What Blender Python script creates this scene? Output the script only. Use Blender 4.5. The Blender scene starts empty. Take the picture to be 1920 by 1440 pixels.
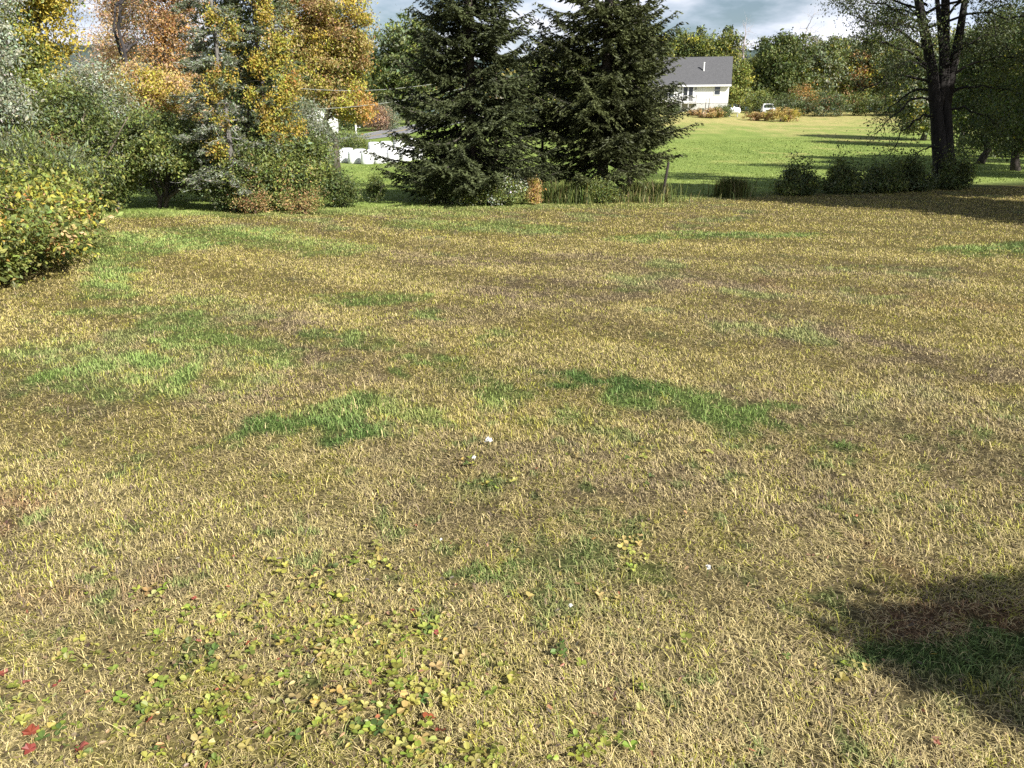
import bpy, math, numpy as np
from mathutils import Vector
R = math.radians
sc = bpy.context.scene
C = sc.collection
PITCH = R(18.7); CH = 2.0; F = 1450.0
SP, CP = math.sin(PITCH), math.cos(PITCH)

# ------------------------------------------------------------------ noise
def _h(ix, iy, s):
    n = (ix.astype(np.int64) * 374761393 + iy.astype(np.int64) * 668265263 + s * 974634777) & 0xffffffff
    n = ((n ^ (n >> 13)) * 1274126177) & 0xffffffff
    return ((n ^ (n >> 16)) & 0xffff) / 65535.0
def vnoise(x, y, s=0):
    x0 = np.floor(x); y0 = np.floor(y); fx = x - x0; fy = y - y0
    fx = fx * fx * (3 - 2 * fx); fy = fy * fy * (3 - 2 * fy)
    a = _h(x0, y0, s); b = _h(x0 + 1, y0, s); c = _h(x0, y0 + 1, s); d = _h(x0 + 1, y0 + 1, s)
    return (a * (1 - fx) + b * fx) * (1 - fy) + (c * (1 - fx) + d * fx) * fy
def fbm(x, y, s=0, o=4):
    t = 0; a = .5; n = 0
    for i in range(o):
        t = t + a * vnoise(x * 2 ** i + 17.3 * i, y * 2 ** i - 9.1 * i, s + i); n += a; a *= .55
    return t / n
def sstep(a, b, x):
    t = np.clip((x - a) / (b - a), 0, 1); return t * t * (3 - 2 * t)

# ------------------------------------------------------------------ pixel -> place
def zat(py, Y):
    v = (720 - py) / F
    return CH + Y * (v * CP - SP) / (CP + v * SP)
def xat(px, Y, z):
    return (px - 960) / F * (Y * CP - (z - CH) * SP)
ctrl = []
for px, py, Y in [(700, 365, 26), (690, 307, 80), (560, 310, 72), (400, 300, 80), (705, 256, 110), (560, 262, 108), (850, 240, 118), (960, 300, 65), (700, 330, 50),
                  (1290, 210, 128), (1366, 214, 128), (1450, 226, 118), (1700, 222, 118), (1900, 222, 118), (1350, 300, 52), (1350, 258, 85), (1600, 255, 85), (1600, 300, 52),
                  (1880, 318, 42), (1920, 286, 62), (1250, 340, 32), (1500, 340, 33), (1000, 225, 125), (860, 350, 32)]:
    z = zat(py, Y); ctrl.append((xat(px, Y, z), Y, z))
for X in (-40, -20, -9, 0, 9, 20, 40):
    for Y in (-20, 0, 8, 16, 22 + .3 * max(X, 0) * .6):
        ctrl.append((X, Y, -0.01 * Y))
ctrl += [(-60, 60, -1.5), (-110, 110, 0), (70, 60, 0), (110, 120, 3), (-90, 170, 1.5), (0, 180, 3.5), (90, 180, 4.5)]
ctrl = np.array(ctrl)
def _tps(r2): return r2 * np.log(np.maximum(r2, 1e-9))
_n = len(ctrl)
_A = np.zeros((_n + 3, _n + 3))
_d = ((ctrl[:, None, :2] - ctrl[None, :, :2]) ** 2).sum(-1)
_A[:_n, :_n] = _tps(_d) + np.eye(_n) * 2.0
_A[:_n, _n] = 1; _A[:_n, _n + 1:] = ctrl[:, :2]; _A[_n:, :_n] = _A[:_n, _n:].T
_w = np.linalg.solve(_A, np.concatenate([ctrl[:, 2], [0, 0, 0]]))
def gz(x, y):
    x = np.atleast_1d(np.asarray(x, float)); y = np.atleast_1d(np.asarray(y, float))
    out = np.zeros(x.shape)
    r = np.hypot(x, y - 60)
    k = np.minimum(1, 175 / np.maximum(r, 1e-6)); xx = x * k; yy = 60 + (y - 60) * k
    for i in range(0, len(x), 20000):
        s = slice(i, i + 20000)
        d = (xx[s, None] - ctrl[None, :, 0]) ** 2 + (yy[s, None] - ctrl[None, :, 1]) ** 2
        out[s] = _tps(d) @ _w[:_n] + _w[_n] + _w[_n + 1] * xx[s] + _w[_n + 2] * yy[s]
    b = sstep(18, 24, y - .25 * np.minimum(x, 0) * 0)
    lawn = -0.01 * y
    near = sstep(26, 20, y - np.where(x > 0, .45 * x, .25 * x) + 0) * sstep(60, 30, np.abs(x))
    out = out * (1 - near) + lawn * near
    return np.where(y < -15, 0.15, out)
def g1(x, y): return float(gz(x, y)[0])
def at(px, Y):
    z = 0.
    for _ in range(6):
        x = xat(px, Y, z); z = g1(x, Y)
    return np.array([x, Y, z])
def P(px, py):     # where the ray through a photo pixel meets the lawn
    v = (720 - py) / F
    dx, dy, dz = (px - 960) / F, CP + v * SP, -SP + v * CP
    t = CH / -(dz + 0.01 * dy)
    return np.array([dx * t, dy * t, CH + dz * t])
def edgeY(x): return 22.3 + np.where(x > 0, .5 * x, .25 * x)

# ------------------------------------------------------------------ colours of the ground
STRAW = np.array([.46, .37, .122]); PALE = np.array([.54, .44, .22]); BROWN = np.array([.245, .18, .135]); OLIVE = np.array([.36, .345, .06])
GREEN = np.array([.13, .215, .055]); GREEN2 = np.array([.235, .325, .085]); RED = np.array([.36, .19, .105])
def seg(x, y, a, b):
    ax, ay = a[:2]; bx, by = b[:2]; dx, dy = bx - ax, by - ay; L = dx * dx + dy * dy + 1e-9
    t = np.clip(((x - ax) * dx + (y - ay) * dy) / L, 0, 1)
    return np.hypot(x - ax - t * dx, y - ay - t * dy)
# strokes (px1,py1,px2,py2,half width in metres, weight)
GSTR = [(238, 440, 205, 545, .45, .9), (300, 458, 430, 442, 1.3, .95), (250, 465, 420, 440, 1.3, .9), (460, 440, 640, 470, .8, .75), (330, 430, 480, 430, .7, .7), (225, 440, 235, 490, .6, .6), (780, 420, 1010, 430, 1.0, .8), (640, 398, 860, 402, .9, .7), (880, 392, 1250, 384, .9, .6),
        (1180, 447, 1290, 445, .5, .8), (1310, 440, 1490, 440, .55, .9), (1800, 470, 1960, 464, .7, .9), (640, 562, 730, 560, .45, .9), (110, 588, 290, 580, .3, .8),
        (310, 605, 400, 655, .42, .9), (390, 640, 520, 670, .35, .8), (40, 668, 180, 668, .3, .7), (170, 690, 300, 700, .45, 1.0), (110, 735, 200, 745, .3, .8), (270, 705, 310, 735, .25, .8),
        (610, 638, 700, 640, .2, .8), (760, 678, 860, 680, .2, .9), (880, 695, 940, 740, .2, .8), (1030, 710, 1210, 745, .3, 1.0), (1180, 745, 1330, 785, .38, 1.0), (1300, 775, 1470, 800, .22, 1.0),
        (480, 815, 680, 805, .28, 1.0), (570, 785, 680, 770, .2, .9), (690, 750, 830, 785, .15, .7), (430, 715, 480, 720, .18, .6), (930, 632, 950, 632, .2, .7), (780, 598, 800, 600, .2, .8),
        (1030, 795, 1090, 790, .16, .7), (1090, 815, 1130, 830, .1, .6), (840, 920, 900, 915, .13, .7), (800, 1070, 900, 1100, .1, .8), (930, 1040, 1020, 1030, .12, .85), (1080, 1050, 1150, 1050, .12, .8), (840, 1110, 880, 1115, .06, .9), (980, 1075, 1030, 1080, .07, .8), (1090, 980, 1110, 985, .05, .7), (1400, 1100, 1480, 1090, .05, .6), (780, 1150, 800, 1165, .05, .8),
        (1010, 1110, 1060, 1105, .1, .6), (1150, 1100, 1250, 1095, .08, .5), (1600, 1165, 1920, 1165, .13, .9), (1740, 1240, 1940, 1275, .16, .9), (1660, 1200, 1900, 1215, .12, .9), (350, 560, 430, 575, .3, .6), (1190, 850, 1210, 850, .08, .6), (440, 710, 445, 712, .2, .5)]
BSTR = [(780, 485, 1180, 490, .8, .8), (980, 535, 1320, 530, 1.0, .9), (800, 595, 1050, 580, .7, .7), (1350, 560, 1500, 590, .6, .6), (1530, 640, 1800, 680, .7, .9), (1000, 590, 1300, 620, .5, .5), (480, 620, 650, 670, .4, .9), (400, 745, 560, 730, .3, .8), (560, 700, 660, 700, .3, .7),
        (700, 650, 800, 660, .3, .6), (1380, 745, 1560, 790, .25, .8), (1100, 880, 1500, 900, .5, .7), (700, 830, 1000, 850, .35, .6), (430, 790, 470, 830, .15, .7), (1500, 830, 1900, 860, .5, .5), (760, 930, 1000, 960, .3, .6), (1000, 690, 1050, 705, .2, .7), (1720, 890, 1900, 880, .3, .5)]
RSTR = [(1640, 1095, 1930, 1105, .17, .75), (1560, 1110, 1640, 1105, .08, .5), (0, 930, 40, 960, .16, .6), (1610, 1010, 1700, 1030, .10, .4), (1690, 560, 1860, 575, .5, .35), (1440, 530, 1480, 540, .3, .3), (300, 1060, 420, 1050, .1, .3), (20, 1130, 120, 1080, .15, .35)]
def strokes(x, y, L):
    w = np.zeros(x.shape)
    for a, b, c, d, h, k in L:
        w = np.maximum(w, k * sstep(1.3 * h, .6 * h, seg(x, y, P(a, b), P(c, d))))
    return w
def stripe(x, y):  # mowing passes, about a metre wide, slightly curved
    u = .9 * y + .45 * x + .03 * np.minimum(x, 2) * (y - 6) + .8 * fbm(x * .15, y * .15, 60, 2)
    return np.sin(u * 2 * math.pi / 2.1)
def lawn_col(x, y):
    wx = x + .55 * (fbm(x * .9, y * .9, 3) - .5) + .5 * (fbm(x * 4, y * 4, 7, 2) - .5); wy = y + 1.1 * (fbm(x * .9, y * .9, 5) - .5) + .6 * (fbm(x * 4, y * 4, 9, 2) - .5)
    n1 = fbm(x * .35, y * .35, 11); n2 = fbm(x * 1.3, y * 1.3, 21); n3 = fbm(x * 5, y * 5, 31)
    t = sstep(.35, .65, n2 * .6 + n3 * .4)[:, None]
    c = STRAW * t + (OLIVE * .35 + STRAW * .35 + BROWN * .3) * (1 - t)
    near = sstep(6.5, 2.5, y)[:, None]
    c = c * (1 - .5 * near) + PALE * .5 * near
    o = (sstep(.52, .66, n3 * .5 + n2 * .5) * (.35 + .3 * near[:, 0]))[:, None]
    c = c * (1 - o) + OLIVE * o
    b = strokes(wx, wy, BSTR); b = np.maximum(b, .75 * sstep(.53, .64, n1 * .5 + n2 * .5)) * (.7 + .3 * sstep(.3, .6, n3))
    b = np.maximum(b, .35 * sstep(6, 3, y) * sstep(-.5, 1.5, x)) * sstep(.3, .55, n3 * .6 + n2 * .4)
    c = c * (1 - .8 * b[:, None]) + BROWN * .8 * b[:, None]
    g = strokes(wx, wy, GSTR) * (.45 + .55 * sstep(.33, .58, n3))
    e = edgeY(x) - y
    g = np.maximum(g, .75 * sstep(2.2, .2, e + 2.5 * (n2 - .5)))
    g = np.maximum(g, .55 * sstep(.60, .70, n2 * .6 + n1 * .4) * sstep(3, 8, y))
    g = np.maximum(g,   .65 * sstep(.725, .78, fbm(x * 7, y * 7, 77, 2)) * sstep(7, 5, y))
    gm_ = sstep(.35, .65, n2 * .5 + n1 * .5 + .12 * sstep(0, -4, x) + .1 * sstep(6, 12, y) - .12 * sstep(6, 4, y))[:, None]; c = c * (1 - g[:, None]) + (GREEN * (1 - gm_) + GREEN2 * gm_) * g[:, None]
    c = c * (1 + .06 * stripe(x, y) * sstep(3, 6, y) * (1 - .7 * sstep(12, 19, y) * sstep(-5, 0, x)))[:, None]  # light and dark of the leaning mown blades, painted into the colour
    q = strokes(wx, wy, RSTR) * sstep(.3, .6, n3)
    c = c * (1 - q[:, None]) + RED * q[:, None]
    return np.clip(c, .02, .8), g, b
MG = np.array([.165, .225, .052]); MG2 = np.array([.225, .28, .07]); MD = np.array([.38, .32, .13]); MS = np.array([.07, .09, .025])
def meadow_col(x, y):
    n1 = fbm(x * .12, y * .05, 41); n2 = fbm(x * .5, y * .22, 43); n3 = fbm(x * 2.2, y * .8, 45)
    t = sstep(.3, .7, n2 * .6 + n3 * .4)[:, None]
    c = MG * (1 - t) + MG2 * t
    n4 = fbm(x * .22, y * .35, 47); d = sstep(84, 116, y + 14 * (n1 - .5) + 60 * (n4 - .5)) * sstep(0, 22, x) * .9 * (.55 + .45 * sstep(.35, .6, n3))
    d = np.maximum(d, .6 * sstep(.55, .68, n1 * .4 + n3 * .3 + n2 * .3) * sstep(38, 60, y) * sstep(5, 15, x))
    c = c * (1 - d[:, None]) + MD * d[:, None]
    u = sstep(140, 156, y)[:, None]
    return c * (1 - u) + MS * u
def ground_col(x, y):
    a, g, b = lawn_col(x, y); m = meadow_col(x, y)
    k = sstep(.0, 1.6, y - edgeY(x) + 1.0 * (fbm(x * .8, y * .8, 51) - .5))[:, None]
    return a * (1 - k) + m * k

# ------------------------------------------------------------------ mesh builder
class MB:
    def __init__(s): s.v = []; s.c = []; s.q = []; s.t = []; s.n = 0
    def add(s, v, col, q=None, t=None):
        v = np.asarray(v, float).reshape(-1, 3); col = np.asarray(col, float)
        if col.ndim == 1: col = np.tile(col, (len(v), 1))
        s.v.append(v); s.c.append(col)
        if q is not None and len(q): s.q.append(np.asarray(q, np.int64).reshape(-1, 4) + s.n)
        if t is not None and len(t): s.t.append(np.asarray(t, np.int64).reshape(-1, 3) + s.n)
        s.n += len(v)
    def build(s, name, mat, parent=None, smooth=False, loc=None):
        v = np.concatenate(s.v); c = np.concatenate(s.c)
        q = np.concatenate(s.q) if s.q else np.zeros((0, 4), np.int64); t = np.concatenate(s.t) if s.t else np.zeros((0, 3), np.int64)
        me = bpy.data.meshes.new(name)
        me.vertices.add(len(v)); me.vertices.foreach_set('co', v.astype(np.float32).ravel())
        lv = np.concatenate([q.ravel(), t.ravel()]).astype(np.int32)
        me.loops.add(len(lv)); me.loops.foreach_set('vertex_index', lv)
        tot = np.concatenate([np.full(len(q), 4), np.full(len(t), 3)]).astype(np.int32)
        st = np.concatenate([[0], np.cumsum(tot)[:-1]]).astype(np.int32)
        me.polygons.add(len(tot)); me.polygons.foreach_set('loop_start', st)
        me.polygons.foreach_set('use_smooth', np.full(len(tot), smooth))
        me.update(calc_edges=True); me.validate()
        a = me.color_attributes.new('Col', 'FLOAT_COLOR', 'POINT')
        a.data.foreach_set('color', np.concatenate([c[:, :3], np.ones((len(c), 1))], 1).astype(np.float32).ravel())
        me.materials.append(mat)
        o = bpy.data.objects.new(name, me); C.objects.link(o)
        if parent is not None: o.parent = parent
        if loc is not None: o.location = loc
        return o
def tag(o, label=None, cat=None, group=None, kind=None):
    if label: o['label'] = label
    if cat: o['category'] = cat
    if group: o['group'] = group
    if kind: o['kind'] = kind
    return o
def thing(name, loc, label, cat, group=None, rz=0):
    o = bpy.data.objects.new(name, None); C.objects.link(o); o.location = [float(k) for k in loc]; o.rotation_euler = (0, 0, rz); o.empty_display_size = .2
    return tag(o, label, cat, group)
def dup(root, loc, rz, sc_, label, group=None):
    r = root.copy(); C.objects.link(r); r.location = [float(k) for k in loc]; r.rotation_euler = (0, 0, rz); r.scale = sc_; r['label'] = label
    if group: r['group'] = group
    for ch in list(root.children):
        c = ch.copy(); C.objects.link(c); c.parent = r
        for g in list(ch.children):
            d = g.copy(); C.objects.link(d); d.parent = c
    return r
def nrm(a): return a / np.maximum(np.linalg.norm(a, axis=-1, keepdims=True), 1e-9)
def tube(mb, pts, rad, sides=6, col=(.1, .08, .06), cap=True):
    pts = np.asarray(pts, float); K = len(pts); rad = np.broadcast_to(np.asarray(rad, float), (K,))
    t = nrm(np.gradient(pts, axis=0)); ref = np.array([0, 0, 1.]) if abs(t[0, 2]) < .9 else np.array([1., 0, 0])
    a = nrm(np.cross(t, ref)); b = np.cross(t, a)
    an = np.arange(sides) * 2 * math.pi / sides
    v = pts[:, None] + rad[:, None, None] * (np.cos(an)[None, :, None] * a[:, None] + np.sin(an)[None, :, None] * b[:, None])
    i = np.arange(K - 1)[:, None] * sides; j = np.arange(sides)[None]; j2 = (j + 1) % sides
    q = np.stack([i + j, i + j2, i + sides + j2, i + sides + j], -1).reshape(-1, 4)
    v = v.reshape(-1, 3); tr = None
    if cap:
        v = np.vstack([v, pts[0], pts[-1]]); k = np.arange(sides); n = K * sides
        tr = np.vstack([np.stack([np.full(sides, n), (k + 1) % sides, k], 1), np.stack([np.full(sides, n + 1), n - sides + k, n - sides + (k + 1) % sides], 1)])
    mb.add(v, col, q, tr)
def box(mb, lo, hi, col=(.5, .5, .5), taper=0, M=None):
    x0, y0, z0 = lo; x1, y1, z1 = hi
    v = np.array([(x0, y0, z0), (x1, y0, z0), (x1, y1, z0), (x0, y1, z0), (x0 + taper, y0 + taper, z1), (x1 - taper, y0 + taper, z1), (x1 - taper, y1 - taper, z1), (x0 + taper, y1 - taper, z1)], float)
    mb.add(v, col, [(0, 3, 2, 1), (4, 5, 6, 7), (0, 1, 5, 4), (1, 2, 6, 5), (2, 3, 7, 6), (3, 0, 4, 7)])
def leaves(mb, c, u, n, L, W, col, fold=.12):
    u = nrm(u); n = nrm(n - u * (n * u).sum(-1, keepdims=True)); v = np.cross(n, u)
    L = np.broadcast_to(np.asarray(L, float), (len(c),))[:, None]; W = np.broadcast_to(np.asarray(W, float), (len(c),))[:, None]
    a = c - u * L * .5; b = c + v * W * .5 + n * W * fold - u * L * .05; d = c + u * L * .5; e = c - v * W * .5 + n * W * fold - u * L * .05
    V = np.stack([a, b, d, e], 1).reshape(-1, 3)
    mb.add(V, np.repeat(col, 4, 0), np.arange(len(c) * 4).reshape(-1, 4))
def palette(rng, pal, clus, n, mixk=.75, jit=.28):
    cols = np.array([p[0] for p in pal], float); w = np.array([p[1] for p in pal], float); w /= w.sum()
    k = rng.choice(len(pal), clus.max() + 1 if len(clus) else 1, p=w)[clus]
    r = rng.choice(len(pal), n, p=w); k = np.where(rng.random(n) < mixk, k, r)
    return cols[k] * (1 + jit * (rng.random((n, 1)) * 2 - 1)) * (1 + .08 * rng.standard_normal((n, 3)))

# ------------------------------------------------------------------ materials
def mat(name): 
    m = bpy.data.materials.new(name); m.use_nodes = True; nt = m.node_tree; return m, nt, nt.nodes, nt.links
def leaf_mat(name, rough=.5, trans=.24, spec=.35, ty=(1.25, 1.15, .5)):
    m, nt, N, L = mat(name); b = N['Principled BSDF']; a = N.new('ShaderNodeAttribute'); a.attribute_name = 'Col'
    L.new(a.outputs['Color'], b.inputs['Base Color']); b.inputs['Roughness'].default_value = rough; b.inputs['Specular IOR Level'].default_value = spec
    t = N.new('ShaderNodeBsdfTranslucent'); mu = N.new('ShaderNodeMixRGB'); mu.blend_type = 'MULTIPLY'; mu.inputs[0].default_value = 1; mu.inputs[2].default_value = (*ty, 1)
    L.new(a.outputs['Color'], mu.inputs[1]); L.new(mu.outputs[0], t.inputs['Color'])
    x = N.new('ShaderNodeMixShader'); x.inputs[0].default_value = trans; L.new(b.outputs[0], x.inputs[1]); L.new(t.outputs[0], x.inputs[2]); L.new(x.outputs[0], N['Material Output'].inputs['Surface'])
    return m
def surf_mat(name, rough=.7, nscale=8, namt=.3, bump=.3, spec=.3, stretch=(1, 1, 1), metal=0, bdist=.02):
    m, nt, N, L = mat(name); b = N['Principled BSDF']; a = N.new('ShaderNodeAttribute'); a.attribute_name = 'Col'
    tc = N.new('ShaderNodeTexCoord'); mp = N.new('ShaderNodeMapping'); mp.inputs['Scale'].default_value = stretch; L.new(tc.outputs['Object'], mp.inputs[0])
    no = N.new('ShaderNodeTexNoise'); no.inputs['Scale'].default_value = nscale; no.inputs['Detail'].default_value = 5; L.new(mp.outputs[0], no.inputs['Vector'])
    mr = N.new('ShaderNodeMapRange'); mr.inputs['From Min'].default_value = .3; mr.inputs['From Max'].default_value = .7; mr.inputs['To Min'].default_value = 1 - namt; mr.inputs['To Max'].default_value = 1 + namt
    L.new(no.outputs['Fac'], mr.inputs['Value']); mu = N.new('ShaderNodeMixRGB'); mu.blend_type = 'MULTIPLY'; mu.inputs[0].default_value = 1
    L.new(a.outputs['Color'], mu.inputs[1]); L.new(mr.outputs[0], mu.inputs[2]); L.new(mu.outputs[0], b.inputs['Base Color'])
    b.inputs['Roughness'].default_value = rough; b.inputs['Specular IOR Level'].default_value = spec; b.inputs['Metallic'].default_value = metal
    if bump:
        bp = N.new('ShaderNodeBump'); bp.inputs['Strength'].default_value = bump; bp.inputs['Distance'].default_value = bdist; L.new(no.outputs['Fac'], bp.inputs['Height']); L.new(bp.outputs[0], b.inputs['Normal'])
    return m
M_LEAF = leaf_mat('leaf'); M_NEEDLE = leaf_mat('needle', .55, .12, .3, (1.1, 1.1, .6)); M_GRASS = leaf_mat('grass_blade', .6, .13, .25, (1.15, 1.1, .7)); M_WEED = leaf_mat('weed_leaf', .45, .3, .4)
M_BARK = surf_mat('bark', .85, 9, .45, .8, .2, (1, 1, .25)); M_GROUND = surf_mat('turf', .95, 34, .55, .8, .1, (1, 1, 1)); M_PAINT = surf_mat('painted_surface', .5, 6, .05, .05, .4)
M_SIDING = surf_mat('siding', .55, 3, .06, .15, .3, (.3, .3, 12)); M_SHINGLE = surf_mat('shingle', .9, 5, .22, .5, .2, (1, 1, 3)); M_GLASS = surf_mat('window_glass', .08, 1, .1, 0, .8); M_PLASTIC = surf_mat('wrap_film', .32, 4, .04, .35, .5)
M_ROAD = surf_mat('asphalt', .85, 3, .15, .2, .25); M_WOOD = surf_mat('weathered_wood', .8, 12, .3, .4, .2, (1, 1, .2)); M_PETAL = leaf_mat('petal', .5, .3, .2, (1, 1, 1))
M_CONC = surf_mat('concrete', .85, 4, .12, .2, .2); M_WIRE = surf_mat('wire', .5, 4, .1, 0, .4)

# ------------------------------------------------------------------ ground sheet
fr = np.radians(np.arange(-62, 62.01, .34)); bk = np.radians(np.arange(67, 293.1, 5)); th = np.concatenate([fr, bk]); nr = 640
rr = .25 * (4000 / .25) ** (np.arange(nr) / (nr - 1)); nth = len(th)
gx = (rr[:, None] * np.sin(th)[None]).ravel(); gy = (rr[:, None] * np.cos(th)[None]).ravel()
gzv = gz(gx, gy)
far = np.hypot(gx, gy)
i = np.arange(nr - 1)[:, None] * nth; j = np.arange(nth)[None]; j2 = (j + 1) % nth
gq = np.stack([i + j, i + j2, i + nth + j2, i + nth + j], -1).reshape(-1, 4)[:, ::-1]
gc = ground_col(gx, gy)
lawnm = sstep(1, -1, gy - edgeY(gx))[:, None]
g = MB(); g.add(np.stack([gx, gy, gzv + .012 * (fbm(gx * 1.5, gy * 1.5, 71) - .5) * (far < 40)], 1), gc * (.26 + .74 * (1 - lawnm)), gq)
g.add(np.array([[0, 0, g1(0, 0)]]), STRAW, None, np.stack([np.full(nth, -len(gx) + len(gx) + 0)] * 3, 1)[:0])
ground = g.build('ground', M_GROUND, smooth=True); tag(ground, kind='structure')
# far wooded hills
h = MB(); az = np.radians(np.arange(-75, 75.1, .5)); rows = []
prof = 1500 * np.tan(np.radians(3.1 + 1.5 * fbm(az * 4, az * 0, 81) + .5 * fbm(az * 30, az * 0, 82, 3)))
for k, (rad, f) in enumerate([(1000, -.05), (1200, .45), (1400, .85), (1500, 1.), (1900, .8), (2600, -.05)]):
    rows.append(np.stack([rad * np.sin(az), rad * np.cos(az), prof * f + (8 * fbm(az * 60, az * 0 + k, 83, 2) if f > .3 else -5)], 1))
n_ = len(az); V = np.concatenate(rows); i = np.arange(5)[:, None] * n_; j = np.arange(n_ - 1)[None]
h.add(V, (.06, .085, .075), np.stack([i + j, i + j + 1, i + n_ + j + 1, i + n_ + j], -1).reshape(-1, 4)[:, ::-1])
tag(h.build('hills', surf_mat('wooded_hill', .95, .02, .5, 0, .1), smooth=True), kind='structure')

# ------------------------------------------------------------------ lawn grass
rng = np.random.default_rng(5)
def polar(n, a, b, e, half):
    k = 2 - e; u = rng.random(n); r = (u * (b ** k - a ** k) + a ** k) ** (1 / k); t = (rng.random(n) * 2 - 1) * R(half)
    x = r * np.sin(t); y = r * np.cos(t) - 1.7
    return x, y, np.maximum(np.hypot(x, y), 1.5)
def blades(mb, x, y, r, hgt, wid, lean, col, phi):
    z = gz(x, y); n = len(x); d = np.stack([np.cos(phi), np.sin(phi), np.zeros(n)], 1); s = np.stack([-np.sin(phi), np.cos(phi), np.zeros(n)], 1)
    tw = rng.random(n)[:, None] * 2 - 1; s = nrm(s + tw * d * .8)
    b = np.stack([x, y, z - .003], 1); up = np.array([0, 0, 1.])
    m = b + d * (hgt * lean * .38)[:, None] + up * (hgt * .68)[:, None]; t = b + d * (hgt * lean)[:, None] + up * (hgt * (1.0 - .22 * np.minimum(lean, 1.8)))[:, None]
    w = wid[:, None] * .5
    V = np.stack([b - s * w, b + s * w, m + s * w * .85, m - s * w * .85, t], 1).reshape(-1, 3)
    k = np.arange(n)[:, None] * 5
    cc = np.repeat(col, 5, 0)
    mb.add(V, cc, k + np.array([[0, 1, 2, 3]]), k + np.array([[3, 2, 4]]))
gm = MB()
x, y, r = polar(1150000, 2.3, 36, 1.55, 46)
ok = (y < edgeY(x) + .6) & (rng.random(len(x)) < .45 + .55 * sstep(.36, .52, fbm(x * 8, y * 8, 97, 3))); x, y, r = x[ok], y[ok], r[ok]; n = len(x)
lc, gw, bw = lawn_col(x, y)
st = stripe(x, y)
phi = np.where(rng.random(n) < .40 - .25 * sstep(12, 19, y) * sstep(-5, 0, x), np.where(st > 0, R(120), R(-60)) + rng.normal(0, .7, n), rng.random(n) * 6.283)
tuft = fbm(x * 9, y * 9, 91, 2)
dead = rng.random(n)
col = lc * (.45 + 1.0 * rng.random((n, 1)))
pale = (dead < .16 * (1 - .95 * gw) * (1 - .75 * bw))[:, None]; col = np.where(pale, PALE * (.8 + .6 * rng.random((n, 1))), col)
ol = (((dead > .93) | ((dead > .45) & (fbm(x * 5.5, y * 5.5, 93, 2) > .57))) & (bw < .45 + .4 * rng.random(n)) & (gw < .5))[:, None]; col = np.where(ol, OLIVE * (.6 + .8 * rng.random((n, 1))), col)
dk = ((dead > .66) & (dead < .78) & (gw < .5))[:, None]; col = np.where(dk, BROWN * (.5 + .5 * rng.random((n, 1))), col)
hgt = (.014 + .021 * rng.random(n) ** 1.4) * (.55 + .9 * tuft) * (1 + .45 * gw) * (1 + 1.0 * (rng.random(n) < .05)) + .00022 * r
blades(gm, x, y, r, hgt, .0017 + .00034 * r + .0014 * rng.random(n), .3 + 1.7 * rng.random(n) * (1 - .35 * gw), col, phi)
# matted straw lying on the lawn
x, y, r = polar(320000, 2.3, 17, 1.6, 46); n = len(x); lc, gw, bw = lawn_col(x, y); ok = (rng.random(n) > gw * .8) & (rng.random(n) < .35 + .65 * sstep(.36, .52, fbm(x * 8, y * 8, 97, 3))); x, y, r, lc = x[ok], y[ok], r[ok], lc[ok]; n = len(x)
swirl = 6.283 * fbm(x * .9, y * .9, 95, 2) * 1.6
blades(gm, x, y, r, .010 + .022 * rng.random(n), .0016 + .0003 * r + .0013 * rng.random(n), 1.4 + 2.6 * rng.random(n), (PALE * .6 + lc * .4) * (.5 + .95 * rng.random((n, 1))), swirl + rng.normal(0, .9, n))
tag(gm.build('grass', M_GRASS), 'short dry mown grass, straw coloured with green patches, covering the lawn', 'grass', kind='stuff')
gm = MB(); x = rng.uniform(-14, 34, 90000); y = 20 + 62 * rng.random(90000) ** 1.7; ok = (y > edgeY(x) + .2) & (np.abs(x) < y * .78); x, y = x[ok], y[ok]; r = np.hypot(x, y); n = len(x)
col = meadow_col(x, y) * (.85 + .4 * rng.random((n, 1)))
blades(gm, x, y, r, .025 + .04 * rng.random(n), .005 + .0008 * r, .3 + .9 * rng.random(n), col, rng.random(n) * 6.283)
tag(gm.build('meadow_grass', M_GRASS), 'sunlit green grass of the meadow beyond the line of spruces', 'grass', kind='stuff')

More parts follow.
